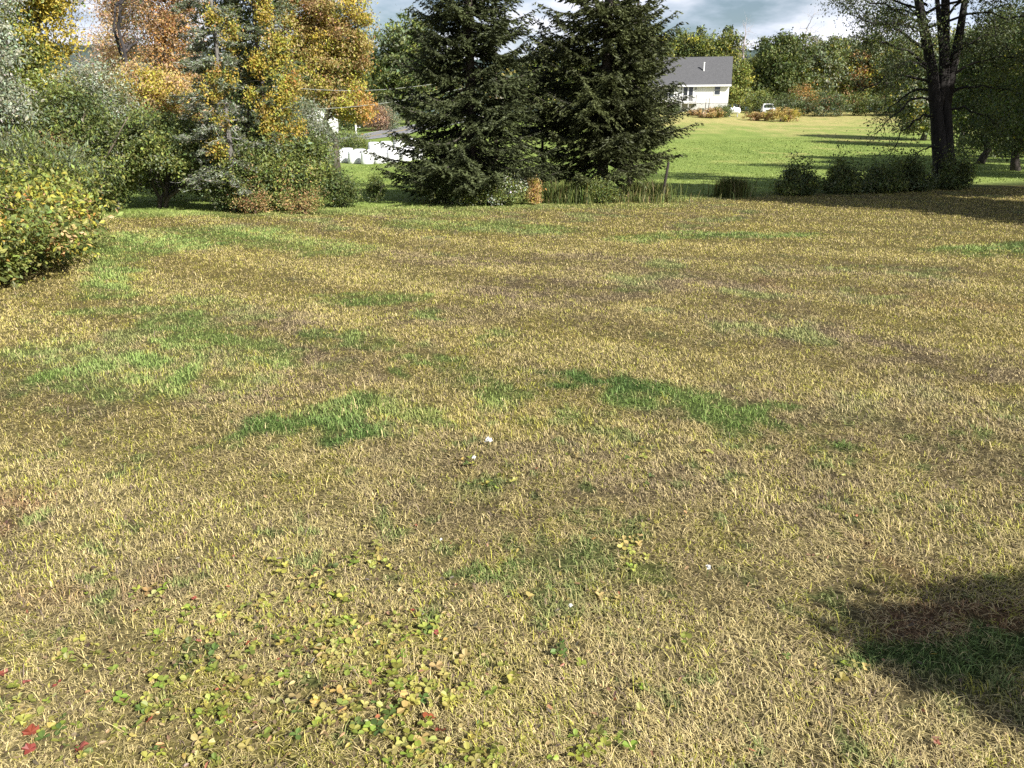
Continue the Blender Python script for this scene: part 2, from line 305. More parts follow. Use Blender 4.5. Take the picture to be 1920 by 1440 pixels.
# ------------------------------------------------------------------ broadleaf trees and shrubs
def ell(rng, n, e, surf=.45):
    cx, cy, cz, rx, ry, rz = e
    d = nrm(rng.standard_normal((n, 3))); rad = rng.random(n) ** surf
    return np.array([cx, cy, cz]) + d * rad[:, None] * np.array([rx, ry, rz])
def curve(a, b, sag, rng, k=6, jit=.06):
    t = np.linspace(0, 1, k)[:, None]; L = np.linalg.norm(b - a)
    p = a + (b - a) * t; p[:, 2] += sag * L * np.sin(np.pi * t[:, 0]); p[1:-1] += rng.normal(0, jit * L * .4, (k - 2, 3)); return p
GAIN = 1.22
def plant(name, base, label, cat, ells, nclus, npl, L, W, pal, sig=.35, seed=1, trunk=.12, bark=(.10, .085, .07), group=None, nl=7, zcut=99, up=.55, lean=(0, 0), stems=1, bare=0, mixk=.75, flat=.7, parent=None, crown_name='crown', fold=.12, surf=.45, sprout=0, jit=.28, hi=None, ysc=1):
    rng = np.random.default_rng(seed); base = np.asarray(base, float)
    root = thing(name, base, label, cat, group)
    vols = np.array([e[3] * e[4] * e[5] for e in ells]) ** .67; cnt = np.maximum(1, (nclus * vols / vols.sum()).astype(int))
    cl = np.concatenate([ell(rng, c, e, surf) for c, e in zip(cnt, ells)])
    cl = cl[cl[:, 2] > .06]; K = len(cl)
    # wood
    wb = MB(); top = cl[:, 2].max(); mid = np.array([lean[0], lean[1], top * .82])
    allp = []; allr = []
    for s in range(stems):
        off = np.array([0, 0, 0.]) if stems == 1 else np.array([*rng.normal(0, .16 * trunk * 8, 2), 0])
        tip = mid + (np.array([*rng.normal(0, (.25 if top < 4 else .05) * top, 2), 0]) if stems > 1 else 0)
        k = 9; t = np.linspace(0, 1, k)[:, None]; p = np.array([off * t_ for t_ in [1] * k]) + (tip - off) * t; p[1:-1] += rng.normal(0, .018 * top, (k - 2, 3)) * np.array([1, 1, 0]); p[0, 2] = -.15
        rd = trunk * (1 - .82 * t[:, 0]) * np.where(t[:, 0] < .05, 1.35, 1); tube(wb, p, rd, 8, bark); allp.append(p); allr.append(rd)
    tp = np.concatenate(allp); tr_ = np.concatenate(allr)
    idx = rng.permutation(K)[:nl]; lp = [tp[tp[:, 2] > top * .18]]; lr = [tr_[tp[:, 2] > top * .18]]
    for q in idx:
        e = cl[q]; cand = tp[(tp[:, 2] < e[2] - .1 * np.hypot(e[0], e[1])) & (tp[:, 2] > 0)]
        a = cand[np.argmin(np.linalg.norm(cand - e, axis=1))] if len(cand) else tp[1]
        p = curve(a, e, .08 if npl else -.06, rng, 7, .06 if npl else .025); rd = np.linspace(trunk * (.42 if npl else .26), trunk * .10, 7); tube(wb, p, rd, 5, bark, False); lp.append(p[2:]); lr.append(rd[2:])
    lp = np.concatenate(lp); lr = np.concatenate(lr)
    for q in range(K):
        e = cl[q]; dd = np.linalg.norm((lp - e) * np.array([1, 1, 1.2]), axis=1) + (lp[:, 2] > e[2]) * .6; m = np.argmin(dd)
        p = curve(lp[m], e, .05, rng, 4); r0 = min(lr[m] * .6, trunk * .13); tube(wb, p, np.linspace(r0, r0 * .3, 4), 3, bark, False)
        for _ in range(bare):
            e2 = e + nrm(rng.standard_normal(3) + np.array([0, 0, .6])) * sig * rng.uniform(1, 2.4); tube(wb, curve(p[-2], e2, .03, rng, 4), np.linspace(r0 * .5, r0 * .15, 4), 3, bark, False)
    wb.build('trunk', M_BARK, root, True)
    if npl:
        cb = MB(); wgt = np.where(cl[:, 2] > zcut, .22, 1.); per = np.maximum(3, (npl * wgt * rng.uniform(.5, 1.5, K)).astype(int))
        ci = np.repeat(np.arange(K), per); n = len(ci); big = np.where(cl[ci, 2] > zcut, 2.1, 1.)
        sg = sig * rng.uniform(.6, 1.35, K)[ci][:, None]
        pos = cl[ci] + rng.standard_normal((n, 3)) * sg * np.array([1, 1, flat])
        if sprout:
            pos[:, 2] += sprout * np.abs(rng.standard_normal(n)) ** 1.5 * (rng.random(K)[ci] < .3)
        keep = pos[:, 2] > .03; pos, ci, big = pos[keep], ci[keep], big[keep]; n = len(ci)
        cen = cl.mean(0); out = nrm(pos - cen)
        nn = rng.standard_normal((n, 3)) * .75 + np.array([0, 0, up]) + out * .55
        uu = rng.standard_normal((n, 3)) + out * .5 + np.array([0, 0, -.35 if up < 1 else .9])
        s = np.clip(np.exp(rng.normal(-.05, .32, n)), .4, 1.9) * big
        col = palette(rng, pal, ci, n, mixk, jit)
        if hi is not None:
            hc, hw, hfun = hi; m = hfun(pos) * hw > rng.random(n); col[m] = np.array(hc) * (1 + .3 * (rng.random((m.sum(), 1)) * 2 - 1))
        leaves(cb, pos, uu, nn, L * s, W * s, np.clip(col * GAIN, .004, .8), fold)
        cb.build(crown_name, M_LEAF, root)
    return root
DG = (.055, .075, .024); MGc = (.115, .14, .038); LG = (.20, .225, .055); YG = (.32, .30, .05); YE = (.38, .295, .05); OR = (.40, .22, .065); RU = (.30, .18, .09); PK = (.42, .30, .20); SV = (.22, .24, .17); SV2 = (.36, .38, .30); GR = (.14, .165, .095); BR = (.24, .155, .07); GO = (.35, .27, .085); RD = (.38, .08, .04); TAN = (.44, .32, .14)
def E(cx, cy, cz, rx, ry, rz): return (cx, cy, cz, rx, ry, rz)

# --- bottom left bushes
b1 = np.array([-8.15, 10.3, g1(-8.15, 10.3)])
plant('bush', b1, 'large yellow-green leafy bush with orange leaves, nearest at the left edge of the lawn', 'bush', [E(0, 0, .6, 2.2, 2.0, .85), E(-.5, .5, 1.1, 1.8, 1.9, .5), E(.7, -.9, .4, 1.3, 1.1, .5), E(.1, 1.8, .65, 1.7, 1.5, .7)], 480, 140, .076, .04,
      [(LG, 5), (YG, 1.8), (MGc, 4.5), (DG, 1.4), (OR, .22), (TAN, .5), (YE, .3)], .16, 101, .05, (.12, .09, .06), None, 14, stems=5, up=.8, surf=.3)
b2 = np.array([-10.9, 15.2, g1(-10.9, 15.2)])
plant('bush', b2, 'mid green bush just behind the yellow-green bush, reaching toward the shaded hollow', 'bush', [E(0, 0, .8, 1.9, 2.4, .95), E(.8, 1.4, .6, 1.5, 1.5, .8), E(.9, -1.0, .5, 1.1, 1.1, .6)], 260, 120, .09, .046,
      [(MGc, 4), (LG, 2.5), (DG, 2), (YG, .9), (OR, .25)], .19, 102, .05, (.12, .09, .06), None, 12, stems=5, up=.7, surf=.32)
b3 = at(95, 17.0)
plant('tall_shrub', b3, 'tall willowy shrub of upright narrow leaves rising behind the yellow-green bush', 'shrub', [E(0, 0, 1.1, .95, .8, .8), E(-.7, 0, 1.0, .8, .8, .8)], 130, 190, .10, .018, [(MGc, 3), (GR, 3), (LG, 1.6)], .18, 103, .04, (.12, .1, .07), None, 8, stems=6, up=1.3, sprout=.25)
# --- left trees
plant('silver_leaved_tree', at(5, 18.3), 'tree of dense grey silver leaves at the left edge of the photo', 'tree', [E(0, 0, 3.6, 1.15, 1.2, 2.1), E(-.5, .3, 5.6, 1.4, 1.4, 1.6), E(.35, -.3, 2.4, .85, .8, 1.0)], 230, 230, .075, .036, [(SV, 4), (SV2, 2.5), (GR, 1.5), (DG, .6)], .22, 104, .11, (.13, .12, .1), None, 10, zcut=5.2, up=.5)
plant('tree', at(125, 22), 'green tree topped with bright yellow leaves beside the silver leaved tree', 'tree', [E(0, 0, 3.9, .85, 1, 1.9), E(.25, 0, 5.8, .9, .9, 1.2), E(-.2, 0, 2.2, 1.0, .9, 1.2)], 190, 170, .08, .045, [(LG, 3), (MGc, 2.2), (YG, 1.5)], .22, 105, .1, (.12, .1, .08), None, 9, zcut=5.6, hi=((.36, .285, .05), .85, lambda p: sstep(.15, .45, p[:, 0] + .25 * (p[:, 2] - 4.2)) * sstep(2.6, 3.2, p[:, 2]) * .9))
plant('olive_shrub', at(212, 21), 'grey-green olive shrub with a thin pale stem left of the shaded hollow', 'shrub', [E(0, 0, 2.7, .95, .8, 1.1), E(.5, 0, 1.9, .8, .7, .8), E(-.3, -.1, 1.7, .7, .6, .6)], 160, 150, .07, .028, [(SV, 3), (SV2, 1.2), (GR, 2.5), (MGc, 1.2)], .2, 106, .055, (.42, .40, .36), None, 9, up=.6, bare=1)
plant('shrub', at(135, 19.2), 'dense green shrub with a russet sprig below the yellow topped tree', 'shrub', [E(0, 0, 1.5, 1.35, 1.0, 1.3), E(.5, 0, 2.2, .7, .6, .7)], 210, 160, .07, .036, [(MGc, 3.5), (DG, 2.5), (LG, 1.6), (GR, 1.4)], .2, 107, .05, (.12, .1, .07), None, 9, stems=3, hi=(RU, .5, lambda p: (np.hypot(p[:, 0] - .25, p[:, 2] - 1.75) < .3) * 1.))
plant('bare_tree', at(185, 31), 'leafless dark-branched tree against the sky behind the olive shrub', 'tree', [E(0, 0, 5.6, .9, .8, 2.2), E(.1, 0, 7.5, 1.1, 1.0, 1.8)], 120, 0, .08, .04, [(BR, 1)], .4, 108, .085, (.17, .155, .15), None, 5, bare=4)
plant('bare_tree', at(292, 33), 'dark double-stemmed trunk with few leaves between the russet trees', 'tree', [E(0, 0, 6.8, 1.0, .9, 2.0)], 50, 10, .08, .045, [(RU, 1), (GR, 1)], .3, 109, .17, (.045, .04, .04), None, 8, bare=3, stems=2)
plant('autumn_tree', at(262, 36), 'pale pinkish brown autumn tree behind the golden tree at left', 'tree', [E(0, 0, 5.3, 1.25, 1.2, 2.0), E(.2, .2, 7.6, 1.2, 1.2, 1.6)], 180, 110, .085, .045, [(PK, 4), (RU, 1.5), (TAN, 2)], .3, 110, .12, (.2, .17, .15), None, 9, bare=1, zcut=7.6)
plant('autumn_tree', at(352, 34), 'tall russet orange autumn tree left of the vine-hung conifer', 'tree', [E(0, 0, 5.2, 1.25, 1.2, 2.1), E(.1, .1, 7.4, 1.4, 1.2, 1.8), E(.4, 0, 3.6, 1.0, 1, 1.1)], 210, 150, .085, .05, [(RU, 3), (OR, 2), (BR, 2.2), (PK, 1.6), (GO, 1)], .28, 111, .14, (.11, .09, .08), None, 9, zcut=7.4)
plant('autumn_tree', at(330, 28), 'low golden yellow autumn tree with red sprigs above the shaded hollow', 'tree', [E(0, 0, 3.1, 1.45, 1.2, .85), E(.75, 0, 2.5, .8, .8, .6), E(-.7, 0, 3.6, .8, .8, .6)], 170, 140, .075, .042, [(YE, 1.6), (GO, 3), (TAN, 2.4), (YG, 1.4), (RU, .8), (PK, 2)], .2, 112, .08, (.36, .32, .28), None, 12, bare=3, up=.4)
# --- thicket with the shaded hollow
plant('thicket_shrub', at(300, 21.6), 'rounded dark green shrub arching over the black shaded hollow', 'shrub', [E(0, -.5, 1.85, 1.6, 1.2, .62), E(.2, -1.0, 1.35, 1.25, .5, .42), E(-.75, -.5, 1.6, .8, .9, .5), E(.9, -.3, 1.5, .8, 1., .55), E(0, .9, 1.9, 1.7, 1.1, .5), E(0, 2.6, 1.0, 2.3, .5, 1.0)], 380, 180, .07, .036, [(DG, 2), (MGc, 4), (LG, 2.2), (GR, 1)], .17, 113, .05, (.10, .085, .07), None, 12, stems=5)
plant('thicket_shrub', at(214, 20.9), 'green shrub at the left side of the black shaded hollow', 'shrub', [E(0, 0, 1.2, .7, .8, .75), E(-.2, 0, .5, .4, .6, .45)], 120, 150, .07, .036, [(MGc, 3), (DG, 2), (LG, 1.4)], .16, 114, .04, (.14, .12, .1), None, 7, stems=3)
plant('thicket_shrub', at(428, 20.9), 'dark green shrub at the right side of the black shaded hollow under pale branches', 'shrub', [E(0, 0, .85, .6, .7, .7), E(.3, -.1, .35, .6, .6, .35)], 130, 150, .06, .03, [(MGc, 2.4), (DG, 3), (GR, 1.4)], .16, 115, .04, (.14, .12, .1), None, 7, stems=3)
plant('thicket_shrub', at(548, 21.3), 'broad green shrub mass beneath the yellow vine, at the lawn edge', 'shrub', [E(0, 0, 1.1, 1.2, 1, .85), E(-.8, 0, .7, .9, .8, .65), E(.35, 0, 1.25, .6, .8, .5), E(.1, -.4, .5, 1.0, .6, .5)], 330, 160, .07, .036, [(MGc, 4), (DG, 2.2), (LG, 2.4), (GR, 1)], .17, 116, .05, (.16, .13, .1), None, 10, stems=4)
plant('thicket_shrub', at(468, 20.35), 'green shrub hiding the foot of the grey-green conifer', 'shrub', [E(0, 0, .6, .5, .4, .55), E(.3, .1, .95, .4, .4, .4)], 110, 130, .065, .034, [(MGc, 4), (DG, 2.4), (LG, 1.8), (GR, 1)], .15, 127, .03, (.14, .12, .1), None, 7, stems=3, sprout=.25)
plant('thicket_shrub', at(641, 21.6), 'small dark bush ending the left thicket beside the meadow gap', 'shrub', [E(0, 0, .42, .38, .5, .40), E(-.3, 0, .62, .4, .5, .4)], 80, 130, .055, .028, [(DG, 3.5), (MGc, 2)], .14, 117, .03, (.1, .09, .08), None, 6, stems=3)
plant('shrub', at(596, 26), 'wispy grey-green shrub in front of the white shed', 'shrub', [E(0, 0, 1.7, .6, .7, 1.0), E(.1, 0, 1.2, .6, .6, .5), E(-.2, 0, 2.4, .5, .5, .6)], 150, 130, .085, .02, [(SV, 3), (GR, 3), (MGc, 1.2), (SV2, .8)], .2, 118, .05, (.34, .32, .28), None, 9, bare=1, up=.3)
for k, (px, w, lab) in enumerate([(478, .42, 'low red-brown weeds at the foot of the pale-branched dead conifer'), (572, .62, 'low rust-coloured weeds in front of the broad green shrub mass')]):
    plant('weed_clump', at(px, 19.9), lab, 'weeds', [E(0, 0, .2, w, .3, .22), E(w * .4, 0, .3, w * .4, .25, .25), E(-w * .7, .1, .25, w * .5, .2, .2)], 52, 60, .05, .02, [(BR, 3), (RU, 1.2), (TAN, 2.2), (MGc, 3), (OR, .4), (LG, 1)], .1, 119 + k, .015, (.15, .1, .07), None, 6, stems=6, up=.9, sprout=.3)
plant('small_bush', at(706, 23.2), 'lone small dark bush in the meadow gap left of the spruces', 'bush', [E(0, 0, .3, .22, .2, .3), E(0, 0, .55, .1, .1, .22)], 45, 110, .05, .025, [(DG, 3), (MGc, 1.5)], .09, 122, .02, (.1, .09, .08), None, 5, stems=3)
# --- golden tree behind
plant('autumn_tree', at(632, 46), 'big golden orange autumn tree above the road at the left', 'tree', [E(-.3, 0, 5.6, 2.1, 2, 1.9), E(.6, 0, 8.2, 2.0, 2, 2.1), E(.9, 0, 4.0, 1.3, 1.5, 1.0), E(-1.4, 0, 8, 1.6, 1.6, 2.4), E(1.3, 0, 6.7, 1.2, 1.2, .9)], 330, 190, .125, .07, [((.29, .23, .085), 4), (YE, .5), (OR, .25), (BR, 2), (YG, 1.4), (MGc, .6)],   .27, 123, .22, (.09, .075, .06), None, 13, zcut=9.2, hi=((.40, .21, .06), .6, lambda p: sstep(1.3, 2.0, p[:, 0]) * sstep(5.2, 4.4, p[:, 2])))

# ------------------------------------------------------------------ conifers
def spruce(base, label, H, Rb, z0, seed, Rf=None, n_whorl=.17, zcut=5.6, hue=(.062, .074, .030), lean=0., group=None, name='spruce_tree', nb=6):
    rng = np.random.default_rng(seed); root = thing(name, base, label, 'tree', group)
    wb = MB(); nb_ = MB(); tk = np.linspace(-.2, H, 14); tw = lambda z: np.array([lean * z, 0, z])
    tube(wb, np.array([tw(z) for z in tk]), .021 * H * .55 * (1 - np.maximum(tk, 0) / H * .96), 8, (.075, .062, .052))
    z = z0; PC = []; PU = []; PN = []; PS = []; CC = []
    while z < H - .3:
        coarse = z > zcut
        m = nb if not coarse else 4
        a0 = rng.random() * 6.283
        for q in range(m):
            az = a0 + q * 6.283 / m + rng.normal(0, .3); fr = 1 - (z - z0) / (H - z0)
            L = Rb * fr ** .75 * rng.uniform(.62, 1.12) * (Rf(z, az) if Rf else 1)
            if z < z0 + .5: L = min(L, Rb * .92)
            if L < .2: continue
            zb = z + rng.normal(0, .08); slope = -.28 + .75 * (z / H) ** 1.2 + rng.normal(0, .09); o = np.array([math.cos(az), math.sin(az), 0]); sd = np.array([-o[1], o[0], 0])
            t = np.linspace(0, 1, 8); bp = tw(zb) + o * (L * t)[:, None]; bp[:, 2] += L * (slope * t + .16 * t ** 2 - .10 * np.sin(np.pi * t)); bp += sd * (L * .08 * rng.standard_normal() * t ** 2)[:, None]
            tube(wb, bp, np.linspace(.011 + .008 * L, .004, 8), 4, (.10, .085, .075), False)
            bright = rng.uniform(.65, 1.35)
            nsub = max(4, int(L / (.085 if not coarse else .2)))
            ts = np.linspace(.12, 1, nsub)
            for k, tt in enumerate(ts):
                p0 = tw(zb) * 0 + np.array([np.interp(tt, t, bp[:, c]) for c in range(3)])
                for s in ((1, -1) if k < nsub - 1 else (0,)):
                    sl = (.10 + .42 * L * (1 - tt) * min(1, tt * 3.2)) * rng.uniform(.6, 1.2) if s else .18
                    if tt < .3 and rng.random() < .45 and z < 2.2: 
                        continue
                    dr = nrm(o * (.75 + .5 * rng.random()) + sd * s * (1. + .3 * rng.standard_normal()) + np.array([0, 0, -.18 + .2 * rng.standard_normal()]))
                    nn = max(3, int(sl / (.042 if not coarse else .13))); f = (np.arange(nn) + rng.random(nn)) / nn
                    c = p0 + dr * (sl * f)[:, None]; c[:, 2] -= .22 * sl * f ** 2
                    for _r in range(2):
                        sgn = np.where(rng.random(nn) < .5, 1, -1)[:, None]; lat = np.cross(dr, np.array([0, 0, 1.]))
                        u = dr * .8 + lat * sgn * rng.uniform(.2, 1.0, (nn, 1)) + rng.normal(0, .28, (nn, 3)) + np.array([0, 0, -.12])
                        PC.append(c + rng.normal(0, .012, (nn, 3))); PU.append(u); PN.append(np.array([0, 0, 1.]) + rng.normal(0, .55, (nn, 3))); PS.append(np.full(nn, 1 if not coarse else 2.3))
                        tipb = .85 + .5 * f[:, None] * (.4 + tt * .6); CC.append(np.array(hue) * bright * tipb * (1 + .25 * rng.standard_normal((nn, 1)) * .6))
        z += n_whorl * rng.uniform(.7, 1.3) * (1 if not coarse else 2.4)
    c = np.concatenate(PC); s = np.concatenate(PS) * rng.uniform(.7, 1.35, len(c))
    leaves(nb_, c, np.concatenate(PU), np.concatenate(PN), .12 * s, .037 * s, np.clip(np.concatenate(CC), .006, .3), .1)
    wb.build('trunk', M_BARK, root, True); nb_.build('crown', M_NEEDLE, root)
    return root
spruce(at(885, 23.6), 'left one of the big dark spruces, its lowest boughs sweeping far left', 15, 3.0, .98, 201, lambda z, a: (1 + .10 * max(0, -math.cos(a)) * (z < 2.2)) * (1 - .13 * min(1, max(0, (z - 2.3) / 1.0))))
spruce(at(1128, 24.8), 'right one of the big dark spruces, bare trunk showing at its foot', 16, 2.95, 1.15, 202, lambda z, a: (1 - .03 * max(0, -math.cos(a))) * (1 - .22 * max(0, math.cos(a)) * (z < 1.9)) * (1 - .08 * max(0, math.cos(a))) * (1 - .08 * min(1, max(0, (z - 2.6) / 1.2))), hue=(.068, .078, .029))
spruce(at(1016, 26.4), 'shorter slim spruce squeezed between the two big spruces', 5.4, 1.5, 1.9, 203, hue=(.04, .05, .026), nb=5)
spruce(at(1180, 26.5), 'thin-trunked spruce half hidden behind the right big spruce', 9, 1.6, 1.6, 204, hue=(.055, .066, .026), nb=5)

# dead conifer with pale hanging branches
def dead_conifer(base, label, H, seed, vine=None, nbr=70, Lb=1.7, pale=(.40, .40, .36), trunkc=(.34, .33, .30), green=.0, bias=0, nl=30):
    rng = np.random.default_rng(seed); root = thing('dead_conifer', base, label, 'tree'); wb = MB(); gb = MB()
    k = np.linspace(-.1, H, 10); tp = np.stack([.05 * np.sin(k), .03 * k, k], 1); tube(wb, tp, .085 * (1 - .75 * np.maximum(k, 0) / H), 8, trunkc)
    GC = []; GU = []
    for q in range(nbr):
        z = H * .08 + H * .9 * rng.random() ** 1.15; az = rng.random() * 6.283 if not bias or rng.random() < .35 else rng.normal(R(215), .8); L = Lb * (1 - .45 * z / H) * rng.uniform(.5, 1.15)
        o = np.array([math.cos(az), math.sin(az), 0]); sd = np.array([-o[1], o[0], 0]); t = np.linspace(0, 1, 8)
        bp = np.array([.05 * np.sin(z), .03 * z, z]) + o * (L * t)[:, None]; bp[:, 2] += L * ((.05 + .2 * rng.standard_normal() * .6) * t - .55 * t ** 2 * rng.uniform(.3, 1.1) + .22 * t ** 4); bp += sd * (L * .18 * rng.standard_normal() * t ** 2)[:, None]
        bp[:, 2] = np.maximum(bp[:, 2], .12)
        sh = rng.uniform(.6, 1.15); tube(wb, bp, np.linspace(.012, .004, 8), 4, np.array(pale) * sh, False)
        for w in range(rng.integers(4, 9)):
            tt = rng.uniform(.3, 1); p0 = np.array([np.interp(tt, t, bp[:, c]) for c in range(3)]); d = nrm(o * .8 + sd * rng.choice([-1, 1]) * rng.uniform(.3, 1) + np.array([0, 0, rng.normal(-.1, .25)])); l2 = L * rng.uniform(.12, .35)
            p2 = curve(p0, p0 + d * l2, -.12, rng, 5); p2[:, 2] = np.maximum(p2[:, 2], .1); tube(wb, p2, np.linspace(.0055, .0025, 5), 3, np.array(pale) * sh * rng.uniform(.8, 1.1), False)
            if rng.random() < green:
                m = nl; f = rng.random(m); GC.append(p0 + d * (l2 * f)[:, None] + rng.normal(0, .03, (m, 3))); GU.append(d + rng.normal(0, .5, (m, 3)))
    wb.build('trunk', M_BARK, root, True)
    if GC:
        c = np.concatenate(GC); leaves(gb, c, np.concatenate(GU), rng.standard_normal((len(c), 3)) + np.array([0, 0, .6]), .085, .022, palette(rng, [(GR, 3), (DG, 2), (MGc, 1.5), (SV, 3.5 if bias else 1), (SV2, 1.5 if bias else .01)], np.zeros(len(c), int), len(c), 0)); gb.build('crown', M_NEEDLE, root)
    if vine:
        vb = MB(); cl = []
        for (dx, dy, zc, rx, rz_, nn) in vine:
            cl.append(np.stack([dx + rng.normal(0, rx * .6, nn), dy + rng.normal(0, .1, nn), zc + rng.normal(0, rz_ * .6, nn)], 1))
        cl = np.concatenate(cl); ci = np.repeat(np.arange(len(cl)), 80); n = len(ci); pos = cl[ci] + rng.standard_normal((n, 3)) * .10 * np.array([1, 1, 1.2]); kp = pos[:, 2] > .05; pos, ci = pos[kp], ci[kp]; n = len(ci)
        leaves(vb, pos, rng.standard_normal((n, 3)) + np.array([0, 0, -.8]), rng.standard_normal((n, 3)) * .6 + np.array([.3, -.6, .3]), .065 * rng.uniform(.7, 1.3, n), .045, palette(rng, [(YE, 4), (GO, 1.6), (YG, 3), (OR, .5), (LG, 1.6)], ci, n, .7)); vb.build('vine', M_LEAF, root)
    return root
def vpx(px0, Y, lst): return [((px - px0) / F * 1.03 * Y, -.28, zat(py, Y - .3), rx / F * Y, ry / F * Y, n) for px, py, rx, ry, n in lst]
dead_conifer(at(440, 20.5), 'grey-green conifer with drooping pale dead branches, left of the yellow vine', 7.5, 301, vpx(440, 20.5, [(452, 128, 12, 14, 8), (440, 160, 9, 10, 4), (428, 262, 8, 22, 7), (445, 205, 9, 8, 3), (452, 20, 10, 14, 5)]), 150, 1.2, (.38, .375, .34), (.15, .14, .125), green=.82, bias=1, nl=40)
dead_conifer(at(512, 21.4), 'dark conifer wrapped in bright yellow climbing vine', 8, 302, vpx(512, 21.4, [(535, 15, 12, 16, 12), (545, 75, 14, 20, 16), (520, 105, 14, 14, 10), (560, 60, 10, 16, 6), (478, 35, 6, 20, 7), (470, 70, 7, 14, 4), (565, 150, 12, 22, 14), (548, 185, 16, 12, 9), (525, 225, 14, 16, 13), (540, 255, 12, 18, 12), (520, 185, 8, 10, 4), (575, 225, 8, 10, 4), (500, 165, 10, 7, 3), (536, -50, 14, 40, 14)]), 90, 1.45, (.30, .29, .26), (.10, .09, .08), .95, nl=46)
plant('leafy_tree', at(478, 22.3), 'dark green leafy tree standing behind the two dead conifers', 'tree', [E(0, 0, 3.2, 1.2, .8, 2.2), E(.2, 0, 5.4, 1.1, .9, 1.8), E(.5, 0, 1.6, 1.2, .7, .9)], 230, 130, .075, .035, [(GR, 4), (DG, 2), (MGc, 2), (SV, 1.2)], .2, 303, .09, (.1, .09, .08), None, 8, zcut=5.6)

# ------------------------------------------------------------------ undergrowth below the spruces
plant('shrub', at(830, 22.6), 'dark shrub beneath the lowest left boughs of the left spruce', 'shrub', [E(0, 0, .5, .6, .5, .5), E(-.3, 0, .75, .35, .3, .35), E(.5, 0, .35, .5, .4, .35)], 130, 120, .055, .028, [(DG, 3), (MGc, 2), (GR, 1)], .13, 401, .03, (.1, .09, .07), None, 8, stems=4)
plant('flowering_shrub', at(930, 22.2), 'low leafy shrub with pale flower clusters under the left spruce', 'shrub', [E(0, 0, .32, .75, .4, .3), E(.45, 0, .4, .35, .3, .3), E(-.7, 0, .2, .5, .3, .2)], 130, 110, .05, .026, [(MGc, 3), (LG, 2), (DG, 1.6), (SV2, 1.2), ((.5, .52, .48), .5)], .11, 402, .02, (.12, .1, .08), None, 8, stems=4)
plant('weed_clump', at(1000, 22.4), 'upright orange-brown weed clump between the spruces', 'weeds', [E(0, 0, .4, .17, .15, .38)], 34, 110, .05, .02, [(OR, 1.2), (BR, 2), (TAN, 2), (YG, 1)], .08, 403, .012, (.2, .13, .08), None, 5, stems=4, up=1.3)
plant('shrub', at(1118, 23.0), 'low green shrub in front of the right spruce trunk', 'shrub', [E(0, 0, .3, .55, .3, .28), E(-.2, 0, .45, .25, .25, .2)], 80, 110, .05, .026, [(MGc, 3), (LG, 1.6), (DG, 2)], .11, 404, .02, (.12, .1, .08), None, 6, stems=3)
def grass_clump(base, label, w, d, hgt, n, cols, seed, name='tall_grass'):
    global rng
    keep = rng; rng = np.random.default_rng(seed); mb = MB(); x = base[0] + rng.normal(0, w, n); y = base[1] + rng.normal(0, d, n)
    col = palette(rng, cols, (rng.random(n) * 12).astype(int), n, .6); blades(mb, x, y, None, hgt * rng.uniform(.5, 1.2, n), .012 + .008 * rng.random(n), .15 + .5 * rng.random(n), col, rng.random(n) * 6.283)
    o = mb.build(name, M_GRASS); rng = keep
    v = o.data; o.location = (0, 0, 0); v.transform(__import__('mathutils').Matrix.Translation((-base[0], -base[1], -base[2]))); o.location = [float(k) for k in base]
    return tag(o, label, 'grass')
TG = [((.10, .13, .03), 3), ((.16, .17, .05), 2), ((.24, .2, .09), 1), ((.06, .08, .025), 2)]
grass_clump(at(1065, 23.1), 'tall unmown grass between the two big spruces', .42, .25, .62, 1500, TG, 411)
grass_clump(at(1210, 24.0), 'tall unmown grass around the leaning dark post', .38, .25, .6, 1300, TG, 412)
grass_clump(at(1370, 25.2), 'lone clump of tall grass between the post and the row of shrubs', .26, .2, .62, 1100, TG, 413)
grass_clump(at(1120, 23.3), 'strip of tall grass at the foot of the right spruce', 1.2, .2, .3, 1400, TG, 414)
pp = at(1241, 23.6); post = MB(); tube(post, [(0, 0, -.2), (.06, 0, .55), (.13, 0, 1.12)], [.045, .042, .038], 8, (.05, .042, .036)); tube(post, [(.128, 0, 1.10), (.132, 0, 1.14)], [.03, .014], 8, (.05, .042, .036))
tag(post.build('fence_post', M_WOOD, loc=pp), 'leaning dark wooden post right of the spruces', 'post')

